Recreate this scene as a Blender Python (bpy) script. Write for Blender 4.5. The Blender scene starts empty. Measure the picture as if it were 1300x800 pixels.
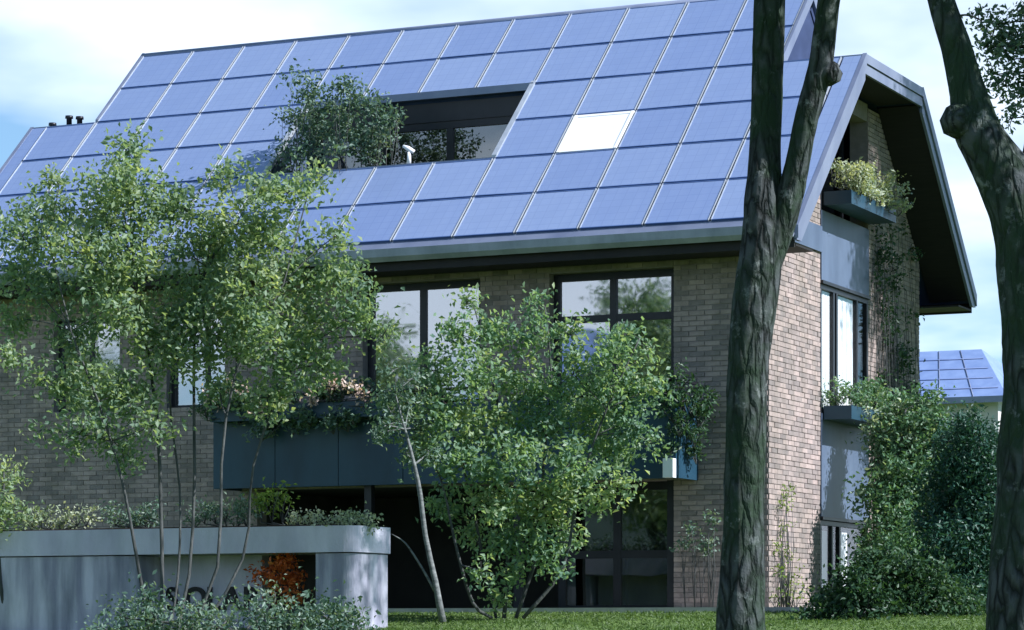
import bpy, math, random
import numpy as np
from mathutils import Vector, Matrix

random.seed(7)
RNG = np.random.default_rng(11)
scene = bpy.context.scene
COL = scene.collection

# ------------------------------------------------------------------ camera
FPX, CX, HY = 3600.0, 650.0, 800.0          # focal length, centre and horizon in photo pixels
YAW = math.radians(24.8)
CAM = np.array([14.17, -39.72, -0.26])
DV = np.array([-math.sin(YAW), math.cos(YAW), 0.0])
RV = np.array([math.cos(YAW), math.sin(YAW), 0.0])
UV = np.array([0.0, 0.0, 1.0])
cam_data = bpy.data.cameras.new("camera")
cam_data.sensor_fit = 'HORIZONTAL'
cam_data.sensor_width = 36.0
cam_data.lens = FPX / 1300.0 * 36.0
cam_data.shift_y = (HY - 400.0) / 1300.0
cam_data.clip_start = 0.1
cam_data.clip_end = 3000.0
cam = bpy.data.objects.new("camera", cam_data)
cam.location = CAM.tolist()
cam.rotation_euler = (math.radians(90), 0, YAW)
COL.objects.link(cam)
scene.camera = cam

# ------------------------------------------------------------------ light
SUN_AZ, SUN_EL = math.radians(4.0), math.radians(40.0)   # azimuth measured from +X towards +Y
SUN = Vector((math.cos(SUN_EL) * math.cos(SUN_AZ), math.cos(SUN_EL) * math.sin(SUN_AZ), math.sin(SUN_EL)))
sun_data = bpy.data.lights.new("sun", 'SUN')
sun_data.energy = 5.0
sun_data.angle = math.radians(0.6)
sun_data.color = (1.0, 0.905, 0.83)
sun_obj = bpy.data.objects.new("sun", sun_data)
sun_obj.rotation_euler = SUN.to_track_quat('Z', 'Y').to_euler()
sun_obj.location = (30, 0, 40)
COL.objects.link(sun_obj)

world = bpy.data.worlds.new("World")
scene.world = world
world.use_nodes = True
wn, wl = world.node_tree.nodes, world.node_tree.links
wn.clear()
w_out = wn.new('ShaderNodeOutputWorld')
w_bg = wn.new('ShaderNodeBackground'); w_bg.inputs['Strength'].default_value = 0.05
sky = wn.new('ShaderNodeTexSky'); sky.sky_type = 'NISHITA'; sky.sun_disc = False
sky.sun_elevation = SUN_EL
sky.sun_rotation = math.atan2(SUN.x, SUN.y)
sky.air_density = 1.0; sky.dust_density = 0.1; sky.ozone_density = 3.5
tc = wn.new('ShaderNodeTexCoord')
sep = wn.new('ShaderNodeSeparateXYZ'); wl.new(tc.outputs['Generated'], sep.inputs[0])
zmax = wn.new('ShaderNodeMath'); zmax.operation = 'MAXIMUM'; zmax.inputs[1].default_value = 0.0
wl.new(sep.outputs['Z'], zmax.inputs[0])
zadd = wn.new('ShaderNodeMath'); zadd.operation = 'ADD'; zadd.inputs[1].default_value = 0.22
wl.new(zmax.outputs[0], zadd.inputs[0])
vdiv = wn.new('ShaderNodeVectorMath'); vdiv.operation = 'DIVIDE'
comb = wn.new('ShaderNodeCombineXYZ')
for i in range(3): wl.new(zadd.outputs[0], comb.inputs[i])
wl.new(tc.outputs['Generated'], vdiv.inputs[0]); wl.new(comb.outputs[0], vdiv.inputs[1])
wmap = wn.new('ShaderNodeMapping'); wmap.inputs['Location'].default_value = (-1.388, -3.34, -2.126)
wl.new(vdiv.outputs[0], wmap.inputs['Vector'])
wnoise = wn.new('ShaderNodeTexNoise'); wnoise.inputs['Scale'].default_value = 1.1
wnoise.inputs['Detail'].default_value = 6.0; wnoise.inputs['Roughness'].default_value = 0.5
wl.new(wmap.outputs[0], wnoise.inputs['Vector'])
wramp = wn.new('ShaderNodeValToRGB')
wramp.color_ramp.elements[0].position = 0.46; wramp.color_ramp.elements[0].color = (0.20, 0.20, 0.20, 1)
wramp.color_ramp.elements[1].position = 0.585; wramp.color_ramp.elements[1].color = (1, 1, 1, 1)
wl.new(wnoise.outputs[0], wramp.inputs[0])
wmix = wn.new('ShaderNodeMix'); wmix.data_type = 'RGBA'
wthin = wn.new('ShaderNodeMapRange'); wthin.inputs['From Min'].default_value = 0.10; wthin.inputs['From Max'].default_value = 0.55
wthin.inputs['To Min'].default_value = 1.0; wthin.inputs['To Max'].default_value = 0.12
wl.new(sep.outputs['Z'], wthin.inputs['Value'])
wmul = wn.new('ShaderNodeMath'); wmul.operation = 'MULTIPLY'
wl.new(wramp.outputs[0], wmul.inputs[0]); wl.new(wthin.outputs[0], wmul.inputs[1])
wl.new(wmul.outputs[0], wmix.inputs[0])
wtint = wn.new('ShaderNodeMix'); wtint.data_type = 'RGBA'; wtint.blend_type = 'MULTIPLY'; wtint.inputs[0].default_value = 1.0
wtint.inputs[7].default_value = (0.74, 1.22, 1.33, 1); wl.new(sky.outputs[0], wtint.inputs[6])
wl.new(wtint.outputs[2], wmix.inputs[6])
wmix.inputs[7].default_value = (15.4, 15.6, 15.6, 1)
wl.new(wmix.outputs[2], w_bg.inputs['Color'])
wl.new(w_bg.outputs[0], w_out.inputs[0])

scene.view_settings.view_transform = 'Standard'
scene.view_settings.look = 'None'
scene.view_settings.exposure = 0.85
scene.view_settings.use_white_balance = True
scene.view_settings.white_balance_temperature = 5650
scene.view_settings.gamma = 1.0
scene.render.engine = 'CYCLES'
scene.cycles.use_denoising = True
scene.cycles.max_bounces = 7
scene.cycles.transparent_max_bounces = 12
scene.cycles.caustics_reflective = False
scene.cycles.caustics_refractive = False
scene.cycles.sample_clamp_indirect = 6.0
scene.render.filter_size = 2.2

# ------------------------------------------------------------------ pixel -> place helpers
def ray(px, py): return (px - CX) / FPX * RV + DV + (HY - py) / FPX * UV
def onX(px, py, X): v = ray(px, py); return CAM + (X - CAM[0]) / v[0] * v
def onY(px, py, Y): v = ray(px, py); return CAM + (Y - CAM[1]) / v[1] * v
def atD(px, py, D): return CAM + D * ray(px, py)
def ground(Y): return max(-1.9, min(0.0, 0.042 * (Y + 1.0)))

# ------------------------------------------------------------------ materials
def new_mat(name):
    m = bpy.data.materials.new(name); m.use_nodes = True
    nt = m.node_tree; b = nt.nodes['Principled BSDF']
    return m, nt, b

def noise_mat(name, c1, c2, scale=4.0, rough=0.7, bump=0.0, bscale=None, detail=6.0, stretch=(1, 1, 1), metallic=0.0, attr=None, spec=0.4, lo=0.3, hi=0.7, coord='Object'):
    m, nt, b = new_mat(name)
    N, L = nt.nodes, nt.links
    t = N.new('ShaderNodeTexCoord'); mp = N.new('ShaderNodeMapping'); mp.inputs['Scale'].default_value = stretch
    L.new(t.outputs[coord], mp.inputs[0])
    n = N.new('ShaderNodeTexNoise'); n.inputs['Scale'].default_value = scale; n.inputs['Detail'].default_value = detail
    L.new(mp.outputs[0], n.inputs['Vector'])
    r = N.new('ShaderNodeValToRGB')
    r.color_ramp.elements[0].position = lo; r.color_ramp.elements[0].color = (*c1, 1)
    r.color_ramp.elements[1].position = hi; r.color_ramp.elements[1].color = (*c2, 1)
    L.new(n.outputs[0], r.inputs[0])
    col = r.outputs[0]
    if attr:
        a = N.new('ShaderNodeAttribute'); a.attribute_name = 'v'
        hs = N.new('ShaderNodeMix'); hs.data_type = 'RGBA'; hs.blend_type = 'MULTIPLY'; hs.inputs[0].default_value = 1.0
        rr = N.new('ShaderNodeValToRGB')
        rr.color_ramp.elements[0].color = (*attr[0], 1); rr.color_ramp.elements[1].color = (*attr[1], 1)
        L.new(a.outputs['Fac'], rr.inputs[0])
        L.new(col, hs.inputs[6]); L.new(rr.outputs[0], hs.inputs[7]); col = hs.outputs[2]
    L.new(col, b.inputs['Base Color'])
    b.inputs['Roughness'].default_value = rough
    b.inputs['Metallic'].default_value = metallic
    b.inputs['Specular IOR Level'].default_value = spec
    if bump:
        n2 = N.new('ShaderNodeTexNoise'); n2.inputs['Scale'].default_value = bscale or scale * 4; n2.inputs['Detail'].default_value = 6
        L.new(mp.outputs[0], n2.inputs['Vector'])
        bp = N.new('ShaderNodeBump'); bp.inputs['Strength'].default_value = bump; bp.inputs['Distance'].default_value = 0.03
        L.new(n2.outputs[0], bp.inputs['Height']); L.new(bp.outputs[0], b.inputs['Normal'])
    return m

def leaf_mat(name, dark, mid, light, trans=0.35, rough=0.45):
    m, nt, b = new_mat(name)
    N, L = nt.nodes, nt.links
    a = N.new('ShaderNodeAttribute'); a.attribute_name = 'v'
    r = N.new('ShaderNodeValToRGB')
    r.color_ramp.elements[0].position = 0.0; r.color_ramp.elements[0].color = (*dark, 1)
    r.color_ramp.elements[1].position = 1.0; r.color_ramp.elements[1].color = (*light, 1)
    e = r.color_ramp.elements.new(0.55); e.color = (*mid, 1)
    L.new(a.outputs['Fac'], r.inputs[0])
    L.new(r.outputs[0], b.inputs['Base Color'])
    b.inputs['Roughness'].default_value = rough
    b.inputs['Specular IOR Level'].default_value = 0.35
    tr = N.new('ShaderNodeBsdfTranslucent')
    hv = N.new('ShaderNodeMix'); hv.data_type = 'RGBA'; hv.blend_type = 'MULTIPLY'; hv.inputs[0].default_value = 1.0
    L.new(r.outputs[0], hv.inputs[6]); hv.inputs[7].default_value = (1.35, 1.3, 0.55, 1)
    L.new(hv.outputs[2], tr.inputs['Color'])
    mx = N.new('ShaderNodeMixShader'); mx.inputs[0].default_value = trans
    out = N['Material Output']
    L.new(b.outputs[0], mx.inputs[1]); L.new(tr.outputs[0], mx.inputs[2]); L.new(mx.outputs[0], out.inputs['Surface'])
    return m

def glass_mat(name, tint, refl_min, refl_max, rough=0.02):
    m, nt, b = new_mat(name)
    N, L = nt.nodes, nt.links
    N.remove(b)
    tr = N.new('ShaderNodeBsdfTransparent'); tr.inputs[0].default_value = (*tint, 1)
    gl = N.new('ShaderNodeBsdfGlossy'); gl.inputs['Roughness'].default_value = rough; gl.inputs[0].default_value = (0.92, 0.95, 1.0, 1)
    t = N.new('ShaderNodeTexCoord'); n = N.new('ShaderNodeTexNoise'); n.inputs['Scale'].default_value = 1.3; n.inputs['Detail'].default_value = 1
    L.new(t.outputs['Object'], n.inputs['Vector'])
    bp = N.new('ShaderNodeBump'); bp.inputs['Strength'].default_value = 0.05; bp.inputs['Distance'].default_value = 0.05
    L.new(n.outputs[0], bp.inputs['Height']); L.new(bp.outputs[0], gl.inputs['Normal'])
    lw = N.new('ShaderNodeLayerWeight'); lw.inputs[0].default_value = 0.5; pw = N.new('ShaderNodeMath'); pw.operation = 'POWER'; pw.inputs[1].default_value = 4.0; L.new(lw.outputs['Facing'], pw.inputs[0])
    mr = N.new('ShaderNodeMapRange'); mr.inputs['To Min'].default_value = refl_min; mr.inputs['To Max'].default_value = refl_max
    L.new(pw.outputs[0], mr.inputs[0])
    mx = N.new('ShaderNodeMixShader')
    L.new(mr.outputs[0], mx.inputs[0]); L.new(tr.outputs[0], mx.inputs[1]); L.new(gl.outputs[0], mx.inputs[2])
    L.new(mx.outputs[0], N['Material Output'].inputs['Surface'])
    return m

M = {}
M['brick'] = noise_mat('brick', (0.315, 0.265, 0.25), (0.415, 0.355, 0.335), 9, 0.85, 0.25, 60, attr=((0.66, 0.66, 0.66), (1.14, 1.06, 1.02)))
def weather(m, lo, hi):
    nt = m.node_tree; N, L = nt.nodes, nt.links; b = N['Principled BSDF']; src = b.inputs['Base Color'].links[0].from_socket
    g = N.new('ShaderNodeNewGeometry'); mp = N.new('ShaderNodeMapping'); mp.inputs['Scale'].default_value = (1.6, 1.6, 0.5); L.new(g.outputs['Position'], mp.inputs[0])
    n = N.new('ShaderNodeTexNoise'); n.inputs['Scale'].default_value = 1.1; n.inputs['Detail'].default_value = 7; n.inputs['Roughness'].default_value = 0.65; L.new(mp.outputs[0], n.inputs['Vector'])
    r = N.new('ShaderNodeValToRGB'); r.color_ramp.elements[0].position = 0.36; r.color_ramp.elements[0].color = (*lo, 1); r.color_ramp.elements[1].position = 0.62; r.color_ramp.elements[1].color = (*hi, 1)
    L.new(n.outputs[0], r.inputs[0])
    x = N.new('ShaderNodeMix'); x.data_type = 'RGBA'; x.blend_type = 'MULTIPLY'; x.inputs[0].default_value = 1.0
    L.new(src, x.inputs[6]); L.new(r.outputs[0], x.inputs[7]); L.new(x.outputs[2], b.inputs['Base Color'])
weather(M['brick'], (0.74, 0.77, 0.72), (1.02, 1.03, 1.02))
M['mortar'] = noise_mat('mortar', (0.22, 0.195, 0.185), (0.28, 0.25, 0.24), 12, 0.95)
M['soffit'] = noise_mat('soffit', (0.010, 0.010, 0.011), (0.018, 0.017, 0.017), 3, 0.7, stretch=(1, 12, 1))
M['darkframe'] = noise_mat('dark_frame', (0.012, 0.014, 0.018), (0.02, 0.022, 0.027), 5, 0.4)
M['gutter'] = noise_mat('gutter_metal', (0.30, 0.33, 0.42), (0.40, 0.43, 0.52), 1.5, 0.45, metallic=0.3, stretch=(0.4, 1, 3))
M['zinc'] = noise_mat('zinc', (0.17, 0.20, 0.29), (0.25, 0.285, 0.375), 2.0, 0.45, metallic=0.35, stretch=(1, 1, 0.3))
M['bluepanel'] = noise_mat('blue_panel', (0.07, 0.098, 0.155), (0.105, 0.14, 0.205), 1.4, 0.42, stretch=(1, 1, 0.35))
M['balcony'] = noise_mat('balcony_panel', (0.014, 0.045, 0.075), (0.026, 0.068, 0.105), 1.4, 0.4, stretch=(1, 1, 0.4))
M['alu'] = noise_mat('aluminium', (0.36, 0.40, 0.45), (0.48, 0.52, 0.56), 6, 0.4, metallic=0.3)
M['bluetrim'] = noise_mat('blue_trim', (0.05, 0.09, 0.22), (0.075, 0.13, 0.30), 3, 0.45)
M['membrane'] = noise_mat('roof_membrane', (0.02, 0.035, 0.09), (0.035, 0.055, 0.13), 3, 0.7)
M['white'] = noise_mat('white_paint', (0.76, 0.77, 0.78), (0.84, 0.84, 0.84), 3, 0.6)
M['concrete'] = noise_mat('concrete', (0.28, 0.28, 0.36), (0.58, 0.57, 0.66), 1.6, 0.85, 0.35, 25, stretch=(3.0, 3.0, 0.4), lo=0.36, hi=0.64)
M['concrete_band'] = noise_mat('concrete_band', (0.50, 0.485, 0.58), (0.61, 0.60, 0.68), 2.0, 0.85, 0.25, 30, stretch=(1.5, 1.5, 0.7))
M['path'] = noise_mat('path_stone', (0.36, 0.35, 0.32), (0.48, 0.47, 0.43), 6, 0.9)
M['letter'] = noise_mat('letter_black', (0.008, 0.008, 0.01), (0.014, 0.014, 0.016), 8, 0.5)
M['bark_big'] = None
M['bark_grey'] = noise_mat('grey_bark', (0.07, 0.085, 0.075), (0.16, 0.175, 0.165), 2.0, 0.95, 0.8, 16, stretch=(1.6, 1.6, 0.6))
M['bark_thin'] = noise_mat('thin_bark', (0.03, 0.036, 0.034), (0.10, 0.105, 0.10), 7, 0.9, 0.4, 40, stretch=(1, 1, 0.4))
M['bark_pale'] = noise_mat('pale_bark', (0.08, 0.09, 0.088), (0.23, 0.245, 0.235), 9, 0.9, 0.3, 40, stretch=(1, 1, 2.5))
weather(M['concrete'], (0.62, 0.66, 0.64), (1.05, 1.05, 1.05)); weather(M['concrete_band'], (0.8, 0.83, 0.82), (1.06, 1.06, 1.06)); weather(M['bluepanel'], (0.8, 0.82, 0.84), (1.08, 1.08, 1.08)); weather(M['balcony'], (0.75, 0.8, 0.8), (1.1, 1.1, 1.1)); weather(M['gutter'], (0.7, 0.74, 0.72), (1.05, 1.05, 1.05))
M['soil'] = noise_mat('soil', (0.03, 0.022, 0.016), (0.06, 0.045, 0.03), 12, 0.95)
M['lawn'] = noise_mat('lawn', (0.06, 0.105, 0.025), (0.12, 0.185, 0.04), 1.2, 0.9, 0.4, 40)
M['grass'] = leaf_mat('grass_blade', (0.05, 0.095, 0.02), (0.085, 0.15, 0.03), (0.14, 0.21, 0.05), 0.3)
M['plaster'] = noise_mat('plaster', (0.5, 0.49, 0.47), (0.58, 0.57, 0.55), 1.5, 0.9)
M['tile_blue'] = noise_mat('far_roof', (0.16, 0.23, 0.42), (0.22, 0.30, 0.50), 2.5, 0.45, stretch=(1, 1, 1))
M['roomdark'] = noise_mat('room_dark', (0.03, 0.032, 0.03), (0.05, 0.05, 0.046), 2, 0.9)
M['timber'] = noise_mat('timber', (0.10, 0.06, 0.035), (0.17, 0.105, 0.06), 3, 0.7, stretch=(8, 8, 0.5))
M['glass_mirror'] = glass_mat('coated_glass', (0.30, 0.36, 0.36), 0.40, 0.8)
M['glass_dark'] = glass_mat('dark_glass', (0.35, 0.42, 0.40), 0.16, 0.5)
M['glass_clear'] = glass_mat('clear_glass', (0.975, 0.985, 0.985), 0.04, 0.4)

def bark_mat(name, crack, plate, moss, lichen):
    m, nt, b = new_mat(name); N, L = nt.nodes, nt.links
    t = N.new('ShaderNodeTexCoord')
    mp = N.new('ShaderNodeMapping'); mp.inputs['Scale'].default_value = (9, 9, 2.6); L.new(t.outputs['Object'], mp.inputs[0])
    nd = N.new('ShaderNodeTexNoise'); nd.inputs['Scale'].default_value = 1.2; nd.inputs['Detail'].default_value = 4; L.new(mp.outputs[0], nd.inputs['Vector'])
    va = N.new('ShaderNodeMix'); va.data_type = 'RGBA'; va.blend_type = 'LINEAR_LIGHT'; va.inputs[0].default_value = 0.5
    L.new(mp.outputs[0], va.inputs[6]); L.new(nd.outputs[1], va.inputs[7])
    vo = N.new('ShaderNodeTexVoronoi'); vo.feature = 'DISTANCE_TO_EDGE'; vo.inputs['Scale'].default_value = 1.0; L.new(va.outputs[2], vo.inputs['Vector'])
    r = N.new('ShaderNodeValToRGB'); r.color_ramp.elements[0].color = (*crack, 1); r.color_ramp.elements[1].color = (*plate, 1); r.color_ramp.elements[1].position = 0.22
    L.new(vo.outputs['Distance'], r.inputs[0])
    n1 = N.new('ShaderNodeTexNoise'); n1.inputs['Scale'].default_value = 1.7; n1.inputs['Detail'].default_value = 8; n1.inputs['Roughness'].default_value = 0.65; L.new(t.outputs['Object'], n1.inputs['Vector'])
    r1 = N.new('ShaderNodeValToRGB'); r1.color_ramp.elements[0].position = 0.42; r1.color_ramp.elements[1].position = 0.58; L.new(n1.outputs[0], r1.inputs[0])
    m1 = N.new('ShaderNodeMix'); m1.data_type = 'RGBA'; L.new(r1.outputs[0], m1.inputs[0]); L.new(r.outputs[0], m1.inputs[6]); m1.inputs[7].default_value = (*moss, 1)
    n2 = N.new('ShaderNodeTexNoise'); n2.inputs['Scale'].default_value = 5.0; n2.inputs['Detail'].default_value = 8; n2.inputs['Roughness'].default_value = 0.7; L.new(t.outputs['Object'], n2.inputs['Vector'])
    r2 = N.new('ShaderNodeValToRGB'); r2.color_ramp.elements[0].position = 0.58; r2.color_ramp.elements[1].position = 0.66; L.new(n2.outputs[0], r2.inputs[0])
    m2 = N.new('ShaderNodeMix'); m2.data_type = 'RGBA'; L.new(r2.outputs[0], m2.inputs[0]); L.new(m1.outputs[2], m2.inputs[6]); m2.inputs[7].default_value = (*lichen, 1)
    L.new(m2.outputs[2], b.inputs['Base Color']); b.inputs['Roughness'].default_value = 0.95; b.inputs['Specular IOR Level'].default_value = 0.2
    mm = N.new('ShaderNodeMath'); mm.operation = 'MINIMUM'; mm.inputs[1].default_value = 0.25; L.new(vo.outputs['Distance'], mm.inputs[0])
    ma = N.new('ShaderNodeMath'); ma.operation = 'MULTIPLY_ADD'; ma.inputs[1].default_value = 0.25; L.new(n2.outputs[0], ma.inputs[0]); L.new(mm.outputs[0], ma.inputs[2])
    bp = N.new('ShaderNodeBump'); bp.inputs['Strength'].default_value = 1.0; bp.inputs['Distance'].default_value = 0.12
    L.new(ma.outputs[0], bp.inputs['Height']); L.new(bp.outputs[0], b.inputs['Normal'])
    return m
M['bark_big'] = bark_mat('mossy_bark', (0.010, 0.013, 0.012), (0.075, 0.085, 0.086), (0.026, 0.046, 0.026), (0.15, 0.17, 0.16))

def solar_mat():
    m, nt, b = new_mat('solar_glass')
    N, L = nt.nodes, nt.links
    oi = N.new('ShaderNodeObjectInfo')
    t = N.new('ShaderNodeTexCoord'); n = N.new('ShaderNodeTexNoise'); n.inputs['Scale'].default_value = 3.0; n.inputs['Detail'].default_value = 6
    smp = N.new('ShaderNodeMapping'); smp.inputs['Scale'].default_value = (2.2, 0.5, 1); L.new(t.outputs['Object'], smp.inputs[0]); L.new(smp.outputs[0], n.inputs['Vector'])
    ad = N.new('ShaderNodeMath'); ad.operation = 'MULTIPLY_ADD'; ad.inputs[1].default_value = 0.55
    L.new(oi.outputs['Random'], ad.inputs[0])
    sc = N.new('ShaderNodeMath'); sc.operation = 'MULTIPLY'; sc.inputs[1].default_value = 0.45
    L.new(n.outputs[0], sc.inputs[0]); L.new(sc.outputs[0], ad.inputs[2])
    r = N.new('ShaderNodeValToRGB')
    r.color_ramp.elements[0].color = (0.175, 0.24, 0.425, 1); r.color_ramp.elements[1].color = (0.255, 0.325, 0.49, 1)
    L.new(ad.outputs[0], r.inputs[0])
    cm = N.new('ShaderNodeMapping'); cm.inputs['Location'].default_value = (0.51, 0.5075, 0); L.new(t.outputs['Object'], cm.inputs[0])
    ck = N.new('ShaderNodeTexBrick'); ck.offset = 0.0; ck.inputs['Scale'].default_value = 1.0; ck.inputs['Brick Width'].default_value = 0.17; ck.inputs['Row Height'].default_value = 0.169; ck.inputs['Mortar Size'].default_value = 0.006
    ck.inputs['Color1'].default_value = (1, 1, 1, 1); ck.inputs['Color2'].default_value = (0.97, 0.97, 0.97, 1); ck.inputs['Mortar'].default_value = (0.86, 0.87, 0.9, 1)
    L.new(cm.outputs[0], ck.inputs['Vector'])
    cx_ = N.new('ShaderNodeMix'); cx_.data_type = 'RGBA'; cx_.blend_type = 'MULTIPLY'; cx_.inputs[0].default_value = 1.0
    L.new(r.outputs[0], cx_.inputs[6]); L.new(ck.outputs['Color'], cx_.inputs[7]); L.new(cx_.outputs[2], b.inputs['Base Color'])
    b.inputs['Roughness'].default_value = 0.22
    b.inputs['Coat Weight'].default_value = 0.6; b.inputs['Coat Roughness'].default_value = 0.05
    b.inputs['IOR'].default_value = 1.5
    return m
M['solar'] = solar_mat()

LEAF = {
 'maple': leaf_mat('maple_leaf', (0.14, 0.225, 0.16), (0.235, 0.335, 0.21), (0.36, 0.43, 0.24), 0.52),
 'birch': leaf_mat('birch_leaf', (0.125, 0.23, 0.165), (0.225, 0.345, 0.215), (0.36, 0.44, 0.23), 0.52),
 'dark': leaf_mat('dark_leaf', (0.022, 0.055, 0.026), (0.045, 0.10, 0.045), (0.085, 0.15, 0.075), 0.3),
 'conifer': leaf_mat('conifer_needle', (0.02, 0.065, 0.045), (0.04, 0.105, 0.07), (0.08, 0.16, 0.10), 0.25),
 'pale': leaf_mat('pale_leaf', (0.18, 0.24, 0.15), (0.36, 0.42, 0.29), (0.56, 0.60, 0.45), 0.35),
 'varieg': leaf_mat('variegated_leaf', (0.06, 0.13, 0.065), (0.125, 0.235, 0.125), (0.44, 0.52, 0.40), 0.35),
 'sage': leaf_mat('sage_leaf', (0.07, 0.13, 0.095), (0.135, 0.215, 0.16), (0.25, 0.32, 0.24), 0.35),
 'lime': leaf_mat('lime_leaf', (0.10, 0.17, 0.035), (0.18, 0.27, 0.05), (0.30, 0.36, 0.09), 0.4),
 'red': leaf_mat('red_leaf', (0.34, 0.09, 0.03), (0.62, 0.16, 0.035), (0.80, 0.36, 0.10), 0.45),
 'flower': leaf_mat('flower_petal', (0.42, 0.30, 0.27), (0.60, 0.47, 0.40), (0.75, 0.68, 0.58), 0.3),
}

# ------------------------------------------------------------------ object helpers
ROOT = {}     # world location of every top-level thing
def tag(o, label=None, cat=None, group=None, kind=None):
    if label: o['label'] = label
    if cat: o['category'] = cat
    if group: o['group'] = group
    if kind: o['kind'] = kind
    return o

def thing(name, loc, label, cat, group=None):
    o = bpy.data.objects.new(name, None); COL.objects.link(o)
    o.empty_display_size = 0.2
    o.location = [float(c) for c in loc]; ROOT[o] = np.array([float(c) for c in loc])
    return tag(o, label, cat, group)

def root_loc(p):
    while p is not None and p not in ROOT: p = p.parent
    return ROOT[p] if p is not None else np.zeros(3)

def link_mesh(name, me, mats, parent):
    for m in (mats if isinstance(mats, (list, tuple)) else [mats]): me.materials.append(m)
    o = bpy.data.objects.new(name, me); COL.objects.link(o)
    if parent is not None: o.parent = parent
    return o

class MB:
    def __init__(s): s.v = []; s.f = []; s.mi = []; s.sm = []; s.att = []
    def _add(s, vs, fs, mi=0, smooth=False, att=None):
        n = len(s.v); s.v += [tuple(map(float, p)) for p in vs]
        s.f += [tuple(i + n for i in q) for q in fs]; s.mi += [mi] * len(fs); s.sm += [smooth] * len(fs)
        s.att += [0.5 if att is None else att] * len(vs)
        return s
    def box(s, x0, x1, y0, y1, z0, z1, mi=0, att=None):
        vs = [(x0, y0, z0), (x1, y0, z0), (x1, y1, z0), (x0, y1, z0), (x0, y0, z1), (x1, y0, z1), (x1, y1, z1), (x0, y1, z1)]
        return s._add(vs, [(0, 3, 2, 1), (4, 5, 6, 7), (0, 1, 5, 4), (1, 2, 6, 5), (2, 3, 7, 6), (3, 0, 4, 7)], mi, False, att)
    def prism(s, pts, axis, a0, a1, mi=0):
        """closed polygon pts (2-D) extruded along an axis: 'x' -> pts are (y,z); 'y' -> (x,z); 'z' -> (x,y)"""
        def mk(p, a): return {'x': (a, p[0], p[1]), 'y': (p[0], a, p[1]), 'z': (p[0], p[1], a)}[axis]
        n = len(pts)
        vs = [mk(p, a0) for p in pts] + [mk(p, a1) for p in pts]
        fs = [tuple(range(n))[::-1], tuple(range(n, 2 * n))] + [(i, (i + 1) % n, n + (i + 1) % n, n + i) for i in range(n)]
        return s._add(vs, fs, mi)
    def tube(s, pts, rads, n=8, mi=0, cap=True, wob=0.0, smooth=True):
        pts = [np.array(p, float) for p in pts]; rings = []
        ref = np.array([0.31, 0.9, 0.2])
        vs = []
        for i, p in enumerate(pts):
            t = pts[min(i + 1, len(pts) - 1)] - pts[max(i - 1, 0)]
            t = t / (np.linalg.norm(t) + 1e-9)
            a = np.cross(t, ref)
            if np.linalg.norm(a) < 0.1: a = np.cross(t, np.array([1.0, 0, 0]))
            a /= np.linalg.norm(a); b = np.cross(t, a)
            for k in range(n):
                th = 2 * math.pi * k / n
                rr = rads[i] * (1 + (wob * (random.random() - 0.5) if wob else 0))
                vs.append(p + rr * (math.cos(th) * a + math.sin(th) * b))
        fs = []
        for i in range(len(pts) - 1):
            for k in range(n):
                k2 = (k + 1) % n
                fs.append((i * n + k, i * n + k2, (i + 1) * n + k2, (i + 1) * n + k))
        if cap: fs += [tuple(range(n))[::-1], tuple(range((len(pts) - 1) * n, len(pts) * n))]
        return s._add(vs, fs, mi, smooth)
    def build(s, name, mats, parent=None):
        off = root_loc(parent)
        me = bpy.data.meshes.new(name)
        me.from_pydata([(a - off[0], b - off[1], c - off[2]) for a, b, c in s.v], [], s.f)
        me.polygons.foreach_set('material_index', s.mi)
        me.polygons.foreach_set('use_smooth', s.sm)
        at = me.attributes.new('v', 'FLOAT', 'POINT'); at.data.foreach_set('value', s.att)
        me.update()
        return link_mesh(name, me, mats, parent)

def spline(pts, n):
    """Catmull-Rom resample of (x,y,z,r) rows"""
    P = np.array(pts, float); P = np.vstack([2 * P[0] - P[1], P, 2 * P[-1] - P[-2]])
    out = []
    m = len(P) - 3
    for i in range(m):
        k = max(2, int(n / m))
        for t in np.linspace(0, 1, k, endpoint=(i == m - 1)):
            a, b, c, e = P[i:i + 4]
            out.append(0.5 * ((2 * b) + (-a + c) * t + (2 * a - 5 * b + 4 * c - e) * t * t + (-a + 3 * b - 3 * c + e) * t ** 3))
    return np.array(out)

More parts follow.
